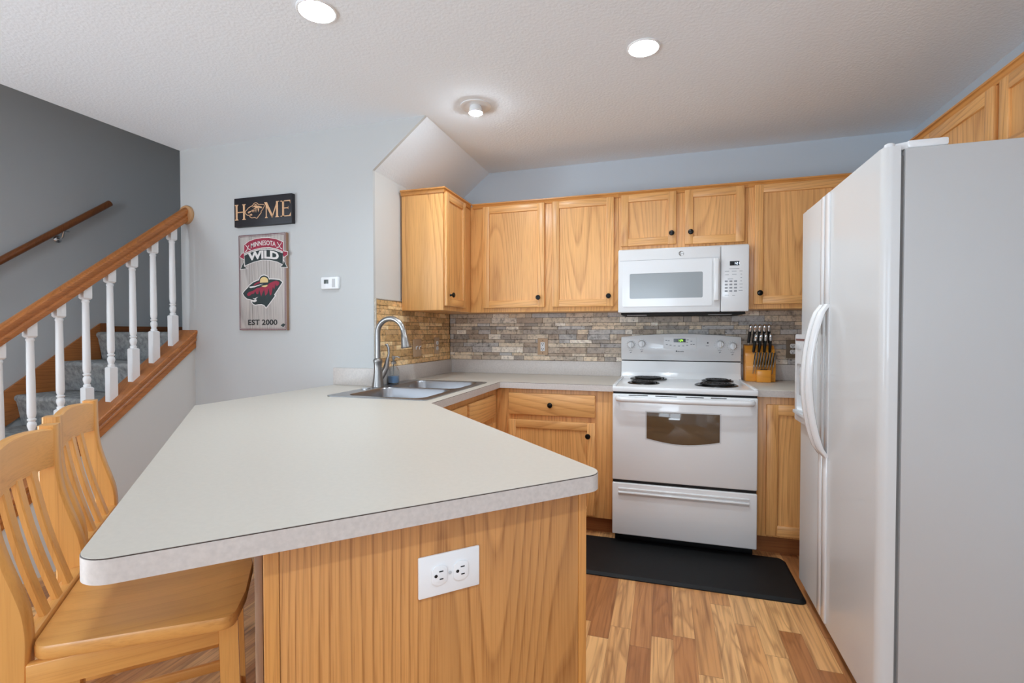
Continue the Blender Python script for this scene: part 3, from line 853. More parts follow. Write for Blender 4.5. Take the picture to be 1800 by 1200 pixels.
def wallplate(name, label, cat, M, w_, h, mat, kind, sc=1.0, vertical=True):
    t = thing(name, label, cat, M.translation, 'wall outlets' if cat == 'outlet' else None)
    mb = MB().box(-w_/2, w_/2, -h/2, h/2, .0002, .006, b=.003, M=M); obj('cover_plate', mb, mat, t)
    M2 = M @ Matrix.Translation((0, 0, .006))
    if kind == 'duplex': duplex(t, M2, sc, vertical)
    elif kind == 'decora':
        mb = MB().box(-.0165, .0165, -.033, .033, 0, .0022, b=.001, M=M2); r = obj('receptacle', mb, M_PLASTIC, t)
        sl = MB()
        for s in (-1, 1):
            cy = s*.018
            sl.box(-.0080, -.0050, cy-.002, cy+.0075, .0018, .0028, M=M2); sl.box(.0050, .0080, cy-.002, cy+.0075, .0018, .0028, M=M2)
            sl.box(-.003, .003, cy-.0105, cy-.005, .0018, .0028, M=M2, b=.0005)
        obj('slots', sl, M_GAP, r)
        for s in (-1, 1):
            mb = MB().lathe([(.003, 0), (.003, .0015), (.001, .002)], M=M2 @ Matrix.Translation((0, s*.047, 0)), seg=12)
            obj('screw', mb, M_GAP, t)
    else:
        for u in (-.023, .023):
            mb = MB().box(u-.004, u+.004, -.010, .010, 0, .003, b=.001, M=M2); mb.prism([(-.002, 0), (.014, .010), (.014, .016), (-.004, .004)], u-.003, u+.003, M=M2 @ Matrix(((0, 0, 1, 0), (0, 1, 0, 0), (1, 0, 0, 0), (0, 0, 0, 1))))
            obj('toggle', mb, M_PLASTIC, t)
    return t


Mo = frame((1.2115, -2.6755, .757), (1/R2, 1/R2, 0), (1/R2, -1/R2, 0))
wallplate('outlet', 'large white double outlet set sideways in the oak peninsula end panel', 'outlet', Mo, .128, .081, M_PLASTIC, 'duplex', 1.15, False)
TY = -.0135
wallplate('outlet', 'white outlet with tan cover plate on the tile left of the range', 'outlet', frame((.763, TY, 1.119), *FX), .078, .122, M_TANPL, 'decora')
wallplate('outlet', 'outlet with brown cover plate on the tile right of the knife block', 'outlet', frame((2.412, TY, 1.1175), *FX), .076, .116, M_BROWNPL, 'duplex')
wallplate('light_switch', 'double light switch with tan plate behind the faucet spray head', 'light switch', frame((.0138, -.560, 1.120), *FP), .118, .118, M_TANPL, 'switch')
wallplate('outlet', 'outlet with tan plate on the warm-lit tile near the inner wall corner', 'outlet', frame((.0138, -.258, 1.128), *FP), .078, .122, M_TANPL, 'duplex')

# thermostat
t = thing('thermostat', 'small white thermostat on the grey wall right of the hockey sign', 'thermostat', (-.289, YS, 1.522))
Mt = frame((-.289, YS, 1.522), *FX)
mb = MB().box(-.060, .060, -.036, .036, .0003, .022, b=.005, M=Mt); obj('case', mb, M_PLASTIC, t)
mb = MB().box(-.037, -.006, -.004, .020, .0215, .0228, b=.0005, M=Mt); obj('display', mb, plain('thermostat_screen', (84, 92, 90), .2), t)
mb = MB().box(.020, .042, -.026, .024, .0215, .0232, b=.001, M=Mt); obj('button_panel', mb, M_GREYPL, t)

# ------------------------------------------------------------------ wall signs
yw = YS-.022


def c1(x, y): return (-0.9746165593+0.0004040475*x-5.5673e-06*y+1.4e-09*x*y, 1.6175771877-1.49779e-05*x-0.0003319859*y+1.26e-08*x*y)


def c2(x, y): return (-0.9791335983+0.0002854973*x-3.9035e-06*y+7e-10*x*y, 1.884864311-1.77858e-05*x-0.0002344402*y+6.3e-09*x*y)


def c3(x, y): return (-1.0033687636+0.000277022*x-3.8759e-06*y+9e-10*x*y, 2.1293354909-2.36301e-05*x-0.0002276147*y+5.9e-09*x*y)


def flat(mb, pts, d, th=.0004, mat=0, yy=None):
    y_ = yw if yy is None else yy
    mb.prism(pts, -y_+d, -y_+d+th, M=PLY, mat=mat, grain=1)


def outset(pts, d):
    n = len(pts); ar = sum(pts[i][0]*pts[(i+1) % n][1]-pts[(i+1) % n][0]*pts[i][1] for i in range(n)); s = 1 if ar > 0 else -1
    out = []
    for i in range(n):
        a, p, b_ = Vector(pts[i-1]), Vector(pts[i]), Vector(pts[(i+1) % n])
        n1 = (p-a).normalized(); n2 = (b_-p).normalized(); n1 = Vector((n1.y, -n1.x))*s; n2 = Vector((n2.y, -n2.x))*s
        m_ = n1+n2; m_ = m_/max(.35, m_.dot(n1)) if m_.length > .2 else n1
        out.append(tuple(p+m_*d))
    return out


def line(a, b_, w_):
    a, b_ = Vector(a), Vector(b_); d = (b_-a).normalized(); nn = Vector((-d.y, d.x))*w_/2
    return [tuple(a+nn), tuple(a-nn), tuple(b_-nn), tuple(b_+nn)]


X0, X1, Z0, Z1 = -.968, -.601, 1.2405, 1.842
s = thing('hockey_sign', 'tall weathered wood hockey team sign with bear head emblem, below the black home sign', 'wall sign', ((X0+X1)/2, YS, 1.54))
mb = MB().box(X0, X1, yw, YS-.0005, Z0, Z1, b=.0015, grain=2); obj('board', mb, M_SIGNGREY, s)
mb = MB().box(X1, X1+.0012, yw+.001, YS-.0005, Z0, Z1); obj('side_edge', mb, M_SIGNEDGE, s)
mb = MB()
for fx in (.235, .285, .60, .655, .0, 1.0):
    if 0 < fx < 1: xx = X0+(X1-X0)*fx; flat(mb, [(xx-.0009, Z0+.008), (xx+.0009, Z0+.008), (xx+.0009, Z1-.008), (xx-.0009, Z1-.008)], 0, .0002)
obj('plank_lines', mb, plain('sign_plank_gap', (92, 86, 82), .7), s)
mb = MB()
for ins_, w_ in ((.004, .0042), (.012, .0024)):
    a, b_, z0, z1 = X0+ins_, X1-ins_, Z0+ins_, Z1-ins_
    for p, q in (((a, z0), (b_, z0)), ((b_, z0), (b_, z1)), ((b_, z1), (a, z1)), ((a, z1), (a, z0))): flat(mb, line(p, q, w_), .0001, .0002)
obj('border', mb, M_MAROON, s)
head = [c1(*p) for p in ((100, 425), (150, 365), (200, 318), (215, 290), (235, 272), (300, 220), (360, 192), (418, 172), (424, 145), (440, 115), (465, 95), (510, 82), (558, 95), (588, 118), (606, 160),
                         (640, 155), (720, 160), (800, 168), (855, 212), (810, 285), (755, 370), (700, 455), (718, 470), (640, 580), (552, 697), (520, 655), (470, 632), (400, 635), (340, 645), (295, 622), (275, 584), (330, 596), (372, 575), (362, 545), (300, 555), (250, 542), (180, 525), (132, 482))]
mb = MB(); flat(mb, outset(head, .0055), .0003, .0003); obj('emblem_outline', mb, M_CREAM, s)
mb = MB(); flat(mb, head, .0006, .0003); obj('emblem_head', mb, M_GREEN, s)
red = [c1(*p) for p in ((180, 440), (215, 405), (300, 375), (365, 330), (420, 318), (470, 300), (520, 312), (570, 285), (600, 240), (680, 200), (740, 184), (800, 205), (795, 255), (750, 290), (735, 240), (705, 350), (680, 300), (655, 440), (625, 470), (600, 330), (575, 430), (535, 470), (515, 350), (480, 420), (455, 485), (420, 350), (400, 440), (370, 440), (340, 380), (320, 430), (270, 440), (240, 470), (200, 478))]
red2 = [c1(*p) for p in ((300, 285), (340, 235), (430, 195), (440, 222), (380, 250))]
mb = MB(); flat(mb, red, .0009, .0003); flat(mb, red2, .0009, .0003); obj('emblem_red_sky', mb, M_RED, s)
sun = [c1(512+76*math.cos(a), 182+70*math.sin(a)) for a in [PI*k/14-PI-.0 for k in range(15)]]+[c1(588, 216), c1(434, 222)]
sun2 = [c1(*p) for p in ((455, 284), (520, 272), (580, 262), (572, 290), (535, 305), (490, 303))]
mb = MB(); flat(mb, sun, .0010, .0003); flat(mb, sun2, .0010, .0003); obj('emblem_sun', mb, M_GOLD, s)
mb = MB()
for p in (((215, 300), (330, 285), (420, 262), (500, 240), (430, 272), (330, 310), (250, 325)), ((290, 518), (330, 522), (400, 492), (345, 540), (372, 548), (360, 575), (318, 580), (335, 545))): flat(mb, [c1(*q) for q in p], .0012, .0002)
obj('emblem_eye_and_teeth', mb, M_CREAM, s)
small = [((x-.552)*1, z) for x, z in head]
hx = sum(p[0] for p in head)/len(head); hz = sum(p[1] for p in head)/len(head); cxs, czs = c1(866, 1035)
mb = MB(); flat(mb, [(cxs+(x-hx)*.115, czs+(z-hz)*.115) for x, z in head], .0003, .0003); obj('small_emblem', mb, M_GREEN, s)
rb = [c2(*p) for p in ((205, 440), (340, 335), (500, 275), (690, 246), (880, 240), (1080, 275), (1260, 355), (1250, 600), (1100, 532), (900, 490), (700, 500), (480, 550), (235, 640), (205, 640))]
gb = [c2(*p) for p in ((215, 722), (400, 632), (600, 580), (850, 560), (1050, 582), (1250, 655), (1250, 955), (1100, 880), (900, 835), (700, 830), (480, 885), (230, 985))]
tails_r = [[c2(*p) for p in q] for q in (((90, 740), (150, 665), (200, 650), (200, 820), (95, 765)), ((1262, 600), (1372, 615), (1372, 690), (1275, 760), (1262, 700)))]
tails_g = [[c2(*p) for p in q] for q in (((110, 1090), (195, 890), (205, 1010), (280, 1062)), ((1275, 850), (1360, 1035), (1190, 1025), (1262, 965)))]
mb = MB()
for p in [rb, gb]+tails_r+tails_g: flat(mb, outset(p, .0035), .0003, .0002)
obj('banner_outline', mb, M_CREAM, s)
mb = MB()
for p in [rb]+tails_r: flat(mb, p, .0005, .0003)
obj('red_banner', mb, M_RED, s)
mb = MB()
for p in [gb]+tails_g: flat(mb, p, .0006, .0003)
obj('green_banner', mb, M_GREEN, s)


def wpos(p, d=.0009): return (p[0], yw-d, p[1])


Ms = frame((0, yw-.0009, 0), *FX)
mb = MB()


def fit_text(mb, body, P, capx, bold, M, slant=0.):
    """lettering set on a quadratic baseline through the three points P, cap height capx"""
    t = MB(); text_mb(t, body, 1.0, None, bold=bold); xs = [p.x for p in t.v]; ys = [p.y for p in t.v]
    x0, x1, y0, y1 = min(xs), max(xs), min(ys), max(ys)
    (ax, ay), (bx, by), (cx_, cy_) = P

    def quad(x): return ay*(x-bx)*(x-cx_)/((ax-bx)*(ax-cx_))+by*(x-ax)*(x-cx_)/((bx-ax)*(bx-cx_))+cy_*(x-ax)*(x-bx)/((cx_-ax)*(cx_-bx))
    vs = []
    for p in t.v:
        X = ax+(p.x-x0)/(x1-x0)*(cx_-ax); vs.append((X, quad(X)+(p.y-y0)/(y1-y0)*capx, p.z))
    mb.add(vs, t.f, M, 0)


fit_text(mb, 'MINNESOTA', [c2(395, 520), c2(760, 440), c2(1065, 475)], .0300, .012, Ms)
obj('upper_lettering', mb, M_CREAM, s)
mb = MB()
fit_text(mb, 'WILD', [c2(318, 880), c2(760, 800), c2(1148, 845)], .0500, .045, Ms)
obj('lower_lettering', mb, M_CREAM, s)
for a, b_, c_ in (((245, 430), (340, 550), (385, 555)), ((335, 440), (275, 590), (235, 612)), ((1105, 350), (1195, 520), (1235, 540)), ((1225, 365), (1140, 492), (1085, 495))):
    mb = MB(); flat(mb, line(c2(*a), c2(*b_), .004), .0009, .0003); flat(mb, line(c2(*b_), c2(*c_), .005), .0009, .0003)
    obj('painted_hockey_stick', mb, M_CREAM, s)
mb = MB()
fit_text(mb, 'EST 2000', [c1(205, 1036), c1(487, 1034), c1(765, 1033)], .0345, .022, Ms)
obj('year_lettering', mb, M_BLACK, s)

hs = thing('home_sign', 'black wooden sign reading HOME with a burnt bear head emblem, above the hockey sign', 'wall sign', (-.769, YS, 1.984))
yh = YS-.030
mb = MB().box(-.9905, -.5475, yh, YS-.0005, 1.8935, 2.0745, b=.002, grain=0); obj('board', mb, M_SIGNBLACK, hs)
mb = MB()
zb_, zt_ = 1.936, 2.034


def bar(x0, x1, z0, z1): flat(mb, [(x0, z0), (x1, z0), (x1, z1), (x0, z1)], 0, .0010, yy=yh)


def serif(x0, x1, z, up): flat(mb, [(x0-.007, z), (x1+.007, z), (x1+.007, z+up*.003), (x1, z+up*.008), (x0, z+up*.008), (x0-.007, z+up*.003)], .0001, .0010, yy=yh)


for x in (-.977, -.919):
    bar(x, x+.014, zb_, zt_); serif(x, x+.014, zb_, 1); serif(x, x+.014, zt_, -1)
bar(-.965, -.915, 1.982, 1.989)
obj('letter', mb, M_SIGNLET, hs); mb = MB()
bar(-.742, -.735, zb_, zt_); serif(-.742, -.735, zb_, 1)
flat(mb, [(-.754, zt_), (-.732, zt_), (-.688, zb_+.012), (-.695, zb_-.001)], .0002, .0010, yy=yh)
flat(mb, [(-.699, zb_), (-.691, zb_), (-.648, zt_), (-.657, zt_)], .0002, .0010, yy=yh)
bar(-.663, -.649, zb_, zt_); serif(-.663, -.649, zb_, 1); bar(-.657, -.640, zt_-.005, zt_)
obj('letter', mb, M_SIGNLET, hs); mb = MB()
bar(-.618, -.604, zb_, zt_); bar(-.630, -.557, zt_-.006, zt_); bar(-.630, -.555, zb_, zb_+.006); bar(-.606, -.572, 1.985, 1.990)
flat(mb, [(-.564, zt_), (-.557, zt_), (-.557, zt_-.022)], .0001, .001, yy=yh); flat(mb, [(-.566, zb_+.006), (-.555, zb_+.006), (-.552, zb_+.024)], .0001, .001, yy=yh); flat(mb, [(-.578, 1.985), (-.572, 1.978), (-.572, 1.998)], .0001, .001, yy=yh)
obj('letter', mb, M_SIGNLET, hs)
mb = MB()
hp = [(370, 605), (400, 560), (440, 525), (450, 500), (520, 455), (585, 420), (610, 375), (650, 345), (690, 345), (725, 370), (740, 395), (820, 390), (900, 395), (915, 430), (860, 530), (810, 600), (832, 608), (700, 780), (640, 750), (560, 765), (505, 735), (497, 700), (430, 690), (385, 650)]
for i in range(len(hp)): flat(mb, line(c3(*hp[i]), c3(*hp[(i+1) % len(hp)]), .0042), 0, .0009, yy=yh)
for p in (((440, 610), (480, 585), (545, 570), (590, 545), (520, 610), (470, 645)), ((500, 665), (560, 650), (575, 690), (530, 705)), ((560, 545), (590, 540), (575, 615)), ((600, 540), (640, 530), (620, 620)), ((660, 530), (690, 520), (678, 620)), ((720, 505), (770, 490), (745, 610)), ((560, 470), (640, 430), (760, 430), (850, 460), (830, 500), (760, 480), (690, 500), (600, 520), (670, 465)), ((620, 420), (650, 385), (690, 388), (710, 420), (660, 415))):
    flat(mb, [c3(*q) for q in p], .0002, .0009, yy=yh)
obj('emblem', mb, M_SIGNLET, hs)

# ------------------------------------------------------------------ sink, faucet, soap
sk = thing('sink', 'double bowl stainless steel drop-in sink set in the cream countertop', 'sink', (.305, -1.115, K))
ro = rrect(.030, .578, -1.536, -.694, .03, 6)
b1 = rrect(.115, .535, -1.495, -1.130, .06, 6); b2 = rrect(.115, .535, -1.100, -.735, .06, 6)
mb = MB().poly_holes([ro, b1[::-1], b2[::-1]], K+.0006, K+.0045)
rim = obj('rim', mb, M_STEEL, sk)
for bx in ((.115, .535, -1.495, -1.130), (.115, .535, -1.100, -.735)):
    mb = MB(); rings = []
    for ins_, z, r in ((0, K+.004, .06), (.004, K-.002, .057), (.010, K-.09, .055), (.018, K-.165, .05), (.045, K-.180, .04)):
        rings.append([(x, y, z) for x, y in rrect(bx[0]+ins_, bx[1]-ins_, bx[2]+ins_, bx[3]-ins_, r, 6)])
    n = len(rings[0]); vs = [p for r_ in rings for p in r_]
    fs = [(i*n+k, i*n+(k+1) % n, (i+1)*n+(k+1) % n, (i+1)*n+k) for i in range(len(rings)-1) for k in range(n)]+[[(len(rings)-1)*n+k for k in range(n)]]
    mb.add(vs, fs); bo = obj('bowl', mb, M_STEEL, sk, angle=60)
    cxx, cyy = (bx[0]+bx[1])/2, (bx[2]+bx[3])/2
    mb = MB().lathe([(.045, 0), (.043, .003), (.030, .001), (.0001, .001)], M=Matrix.Translation((cxx, cyy, K-.1795)), seg=24); obj('drain', mb, M_CHROME, bo)
mb = MB().lathe([(.024, 0), (.024, .003), (.018, .006), (.0001, .007)], M=Matrix.Translation((.062, -1.235, K+.0046)), seg=24)
obj('hole_cover', mb, M_CHROME, sk)

fc = thing('faucet', 'brushed nickel gooseneck faucet with pull-down spray head at the sink', 'faucet', (.065, -1.115, K+.005))
fx, fy, fz = .062, -1.115, K+.0048
mb = MB().lathe([(.034, 0), (.033, .010), (.030, .030), (.026, .055), (.0225, .085), (.0215, .110), (.0225, .130), (.0255, .142), (.0265, .150), (.0215, .158), (.0165, .162)], M=Matrix.Translation((fx, fy, fz)), seg=28)
obj('base', mb, M_NICKEL, fc)
pts = [(fx, fy, fz+.158), (fx, fy, 1.17)]
Rr = .083; zc_ = 1.222
for k in range(17):
    a = PI-PI*1.0*k/16*.95; pts.append((fx+Rr+.004+Rr*math.cos(a)-.004, fy, zc_+Rr*math.sin(a)))
dx, dz = pts[-1][0]-pts[-2][0], pts[-1][2]-pts[-2][2]; l_ = math.hypot(dx, dz); dx, dz = dx/l_, dz/l_
e0 = pts[-1]
mb = MB().tube(pts, .0150, seg=20); obj('spout', mb, M_NICKEL, fc)
e1 = (e0[0]+dx*.012, fy, e0[2]+dz*.012)
hd = Vector((.17, 0, -.985)).normalized()
mb = MB().lathe([(.0155, -.005), (.0170, 0), (.0175, .022), (.0190, .024), (.0215, .045), (.0275, .082), (.030, .092), (.028, .096), (.0001, .094)], M=axis_to((e1[0]-.001, fy, e1[2]+.012), hd), seg=26)
obj('spray_head', mb, M_NICKEL, fc)
mb = MB().tube([(fx+.004, fy+.018, fz+.045), (fx+.012, fy+.040, fz+.075), (fx+.020, fy+.055, fz+.105)], [.017, .018, .0165], seg=18)
mb.tube([(fx+.020, fy+.055, fz+.102), (fx+.021, fy+.057, fz+.118), (fx+.024, fy+.06, fz+.140), (fx+.026, fy+.063, fz+.160)], [.0195, .0150, .0120, .0105], seg=16)
mb.tube([(fx+.026, fy+.063, fz+.158), (fx+.030, fy+.068, fz+.185), (fx+.028, fy+.070, fz+.215), (fx+.020, fy+.066, fz+.238), (fx+.010, fy+.060, fz+.236)], [.0075, .0095, .0115, .0110, .0060], seg=14, flat=.7)
obj('lever_handle', mb, M_NICKEL, fc)

sx, sy, sz = .066, -.952, K+.0048
sp = thing('soap_dispenser', 'clear glass soap pump half full of blue soap on the sink ledge', 'soap dispenser', (sx, sy, sz))
mb = MB().lathe([(.030, 0), (.0335, .004), (.0345, .02), (.0345, .070), (.033, .082), (.026, .096), (.016, .106), (.0135, .114), (.0135, .122)], M=Matrix.Translation((sx, sy, sz)), seg=32)
obj('bottle', mb, M_GLASS, sp)
mb = MB().lathe([(.027, .004), (.031, .007), (.032, .02), (.032, .047), (.0001, .047)], M=Matrix.Translation((sx, sy, sz)), seg=32)
obj('liquid_soap', mb, M_LIQUID, sp)
mb = MB().lathe([(.0155, .118), (.0155, .134), (.010, .137), (.006, .139), (.006, .146), (.0105, .148), (.0105, .166), (.008, .168), (.0001, .168)], M=Matrix.Translation((sx, sy, sz)), seg=24)
mb.tube([(sx, sy, sz+.160), (sx+.03, sy, sz+.163), (sx+.042, sy, sz+.157)], .0042, seg=10)
mb.tube([(sx, sy, sz+.12), (sx, sy, sz+.05)], .003, seg=8)
obj('pump', mb, M_NICKEL, sp)

# ------------------------------------------------------------------ range
RX0, RX1 = 1.3385, 2.0995
rgx = thing('range', 'white freestanding electric range with coil burners and a glass window oven door', 'range', (1.719, -.35, 0))
YD = -.703
mb = MB().box(RX0, RX1, -.655, -.03, .075, .884, b=.003); obj('body', mb, M_APPL, rgx)
mb = MB().box(RX0+.01, RX1-.01, -.62, -.05, .0, .0745); obj('kick_base', mb, M_BLACK, rgx)
# cooktop with raised rim
mb = MB()
mb.box(RX0-.001, RX1+.001, YD-.001, -.045, .887, .916, b=.006, seg=3)
mb.box(RX0-.001, RX0+.018, YD+.012, -.06, .914, .923, b=.004); mb.box(RX1-.018, RX1+.001, YD+.012, -.06, .914, .923, b=.004)
obj('cooktop', mb, M_APPL, rgx)
mb = MB().box(RX0+.004, RX1-.004, -.690, -.06, .8755, .887); obj('cooktop_gap', mb, M_GAP, rgx)
# back riser and control panel
prof = [(-.125, .915), (-.115, .925), (-.098, .955), (-.092, 1.029), (-.03, 1.029), (-.03, .915)]
mb = MB().prism(prof, RX0+.002, RX1-.002, M=PLX, b=.003); obj('riser', mb, M_APPL, rgx)
mb = MB().box(RX0+.006, RX1-.006, -.090, -.03, 1.0285, 1.0345); obj('panel_gap', mb, M_GAP, rgx)
bp = [(RX0, 1.034), (RX1, 1.034)]+[(RX1-(RX1-RX0)*k/24, 1.194+.022*math.sin(PI*k/24)) for k in range(25)]
mb = MB().prism(bp, .026, .094, M=PLY, b=.006); cp = obj('control_panel', mb, M_APPL, rgx)
YP = -.0943
Mp = frame((0, YP, 0), *FX)
for kx_, kz in ((1.404, 1.140), (1.476, 1.147), (1.971, 1.146), (2.047, 1.134)):
    Q = frame((kx_, YP, kz), *FX)
    mb = MB().lathe([(.026, 0), (.0255, .006), (.022, .010), (.0205, .022), (.018, .025), (.0001, .025)], M=Q, seg=28); mb.box(-.007, .007, -.021, .021, .018, .034, b=.004, M=Q)
    kn_ = obj('burner_knob', mb, M_PLASTIC, rgx)
    mb = MB()
    for k in range(14):
        a = PI/2+2*PI*k/14; mb.prism(line((.030*math.cos(a), .030*math.sin(a)), (.034*math.cos(a), .034*math.sin(a)), .0016), -.0002, .0004, M=Q)
    mb.prism(line((-.012, -.040), (.010, -.040), .003), -.0002, .0004, M=Q); mb.prism(line((-.005, -.056), (.006, -.050), .006), -.0002, .0004, M=Q)
    obj('dial_marks', mb, M_MIDGREY, kn_)
bz = [(1.619, 1.192), (1.829, 1.190), (1.829, 1.118)]+[(1.829-.21*k/12, 1.118-.012*math.sin(PI*k/12)) for k in range(1, 13)]
mb = MB().prism(bz, -YP-.0003, -YP+.0018, M=PLY, b=.0008); obj('clock_bezel', mb, M_PLASTIC, cp)
Q = frame((0, YP-.0018, 0), *FX)
mb = MB().box(1.683, 1.759, 1.1575, 1.1815, -.0002, .0012, M=Q); ds = obj('clock_display', mb, M_DISPLAY, cp)
mb = MB(); seg_digits(mb, '1:24', 1.712, 1.1625, .0135, frame((0, YP-.0030, 0), *FX)); obj('digits', mb, M_DIGIT_G, ds)
mb = MB()
for u, v in ((1.636, 1.170), (1.652, 1.168), (1.640, 1.142), (1.664, 1.138), (1.690, 1.134), (1.717, 1.133), (1.744, 1.134), (1.769, 1.138), (1.769, 1.158), (1.772, 1.174), (1.795, 1.145), (1.795, 1.165), (1.810, 1.145)):
    mb.box(u-.006, u+.006, v-.0025, v+.0025, -.0001, .0004, M=Q)
obj('key_legends', mb, M_MIDGREY, cp)
mb = MB()
xx = 1.697
for k, (a, h) in enumerate(((.010, .009), (.006, .005), (.006, .006), (.007, .005), (.005, .005), (.007, .006), (.006, .005))):
    mb.prism([(xx, 1.0935), (xx+a*.7, 1.0935), (xx+a*.7+.0015, 1.0935+h), (xx+.0015, 1.0935+h)], -.0001, .0004, M=Mp); xx += a+.0008
mb.prism([(1.893, 1.150), (1.901, 1.150), (1.901, 1.160), (1.893, 1.160)], -.0001, .0006, M=Mp); mb.prism([(1.885, 1.135), (1.904, 1.135), (1.904, 1.137), (1.885, 1.137)], -.0001, .0004, M=Mp)
obj('maker_mark', mb, M_DARKPRINT, cp)


def burner(x, y, r):
    T = Matrix.Translation((x, y, .9162))
    mb = MB().lathe([(r, .0), (r, .004), (r*.95, .007), (r*.86, .004), (r*.3, .002), (.0001, .002)], M=T, seg=40); p = obj('drip_pan', mb, M_PAN, rgx)
    pts = []; turns = 5 if r > .1 else 4; ro_ = r*.80; n = turns*26
    for k in range(n+1):
        q = k/n; rr_ = .016+(ro_-.016)*q; a = 2*PI*turns*q; pts.append((x+rr_*math.cos(a), y+rr_*math.sin(a), .9272))
    pts.append((pts[-1][0]+.0, pts[-1][1]+.03, .922))
    mb = MB().tube(pts, .0045, seg=8, flat=.8)
    for k in range(3):
        a = PI/2+2*PI*k/3; d = Vector((math.cos(a), math.sin(a), 0)); P = Vector((x, y, .9215)); mb.tube([P, P+d*ro_], .0025, seg=6)
    obj('coil', mb, M_COIL, p)


burner(1.524, -.185, .118); burner(1.503, -.475, .094); burner(1.946, -.215, .094); burner(1.912, -.490, .118)
# oven door
mb = MB().box(RX0+.001, RX1-.001, YD, -.657, .381, .875, b=.007, seg=3); od = obj('oven_door', mb, M_APPL, rgx)
wp = [(1.529, .628), (1.529, .776), (1.911, .779), (1.911, .628)]+[(1.911-.382*k/12, .628-.025*math.sin(PI*k/12)) for k in range(1, 12)]
mb = MB().prism(wp[::-1], -YD-.002, -YD+.0014, M=PLY, b=.001); obj('oven_window', mb, M_OVENGLASS, od)
# fritted soft edge round the window
mb = MB(); w2 = outset(wp, .007)
vs = [(x, YD-.0006, z) for x, z in wp]+[(x, YD-.0006, z) for x, z in w2]+[(x, YD+.0006, z) for x, z in wp]+[(x, YD+.0006, z) for x, z in w2]
n = len(wp); fs = []
for k in range(n):
    j = (k+1) % n; fs += [(k, j, n+j, n+k), (2*n+k, 3*n+k, 3*n+j, 2*n+j), (n+k, n+j, 3*n+j, 3*n+k), (k, 2*n+k, 2*n+j, j)]
mb.add(vs, fs); obj('window_frit', mb, M_GREYPL, od)
# vent slots and handle
mb = MB()
for a, b_ in ((1.43, 1.535), (1.575, 1.69), (1.735, 1.83), (1.865, 1.945)): mb.box(a, b_, YD-.0008, YD+.002, .8665, .8705, b=.0005)
obj('vent_slots', mb, M_GAP, od)
mb = MB().tube([(RX0+.03, YD+.002, .852), (RX0+.035, YD-.030, .850), (RX0+.055, YD-.043, .849), (1.719, YD-.048, .848), (RX1-.055, YD-.043, .849), (RX1-.035, YD-.030, .850), (RX1-.03, YD+.002, .852)], [.016, .0155, .015, .015, .015, .0155, .016], seg=16)
obj('door_handle', mb, M_APPL, od)
mb = MB().box(RX0+.004, RX1-.004, -.690, -.657, .365, .3805); obj('drawer_gap', mb, M_GAP, rgx)
mb = MB().box(RX0+.001, RX1-.001, YD, -.657, .066, .364, b=.006, seg=3); dr = obj('storage_drawer', mb, M_APPL, rgx)
mb = MB()
mb.prism([(YD+.001, .318), (YD-.012, .316), (YD-.013, .308), (YD-.004, .304), (YD+.001, .290)], 1.374, 2.060, M=PLX, b=.0015)
mb.prism([(YD+.001, .338), (YD-.007, .336), (YD-.007, .328), (YD+.001, .322)], 1.374, 2.060, M=PLX, b=.0015)
obj('drawer_pull', mb, M_APPL, dr)

# ------------------------------------------------------------------ microwave
mw = thing('microwave', 'white over-the-range microwave under the short oak cabinet', 'microwave', (1.719, -.2, 1.35))
YM = -.378; MX0, MX1 = 1.341, 2.099; MZ0, MZ1 = 1.349, 1.7425
mb = MB().box(MX0, MX1, -.345, -.016, MZ0+.004, 1.751, b=.002); obj('body', mb, M_APPL, mw)
XS = 1.944
mb = MB().box(MX0, XS-.0012, YM, -.346, MZ0, MZ1, b=.006, seg=3); md = obj('door', mb, M_APPL, mw)
mb = MB().box(XS+.0012, MX1, YM, -.346, MZ0, MZ1, b=.006, seg=3); mp_ = obj('control_panel', mb, M_APPL, mw)
Qm = frame((0, YM, 0), *FX)
# raised picture-frame field and the top grille seam
ro_ = rrect(1.368, 1.895, 1.386, 1.668, .008, 4); ri_ = rrect(1.413, 1.843, 1.436, 1.592, .008, 4)
mb = MB().poly_holes([ro_, ri_[::-1]], -.0005, .0035, M=Qm); obj('window_surround', mb, M_APPL, md)
mb = MB().box(1.411, 1.845, 1.434, 1.594, -.0005, .0012, M=Qm); obj('window_glass', mb, M_MWGLASS, md)
mb = MB().box(1.352, XS-.004, 1.6745, 1.676, -.0002, .0006, M=Qm); obj('top_seam', mb, M_MIDGREY, md)
mb = MB()
mb.box(1.902, 1.932, 1.413, 1.668, .018, .034, b=.007, M=Qm, seg=3); mb.box(1.905, 1.929, 1.640, 1.668, -.0005, .024, b=.003, M=Qm); mb.box(1.905, 1.929, 1.413, 1.441, -.0005, .024, b=.003, M=Qm)
obj('door_handle', mb, M_APPL, md)
Qg = frame((1.719, YM, 1.7075), *FX)
mb = MB().lathe([(.0155, -.0004), (.0155, .0012), (.0145, .0016), (.0135, .0011), (.0001, .0011)], M=Qg, seg=32); em = obj('round_badge', mb, M_NICKEL, md)
mb = MB(); text_mb(mb, 'GE', .017, Qg @ Matrix.Translation((0, -.006, .0009)), th=.0006, shear=.3); obj('monogram', mb, M_APPL, em)
mb = MB().box(1.993, 2.045, 1.622, 1.648, -.0004, .0010, M=Qm); dd = obj('display', mb, M_DISPLAY, mp_)
mb = MB(); seg_digits(mb, '1:21', 2.016, 1.628, .0135, frame((0, YM-.0010, 0), *FX)); obj('digits', mb, M_DIGIT_W, dd)
mb = MB()
for r_ in range(4):
    for k in range(3): mb.box(1.966+k*.0255, 1.982+k*.0255, 1.524-r_*.0195, 1.534-r_*.0195, -.0003, .0008, b=.0003, M=Qm)
obj('number_keys', mb, M_MIDGREY, mp_)
mb = MB()
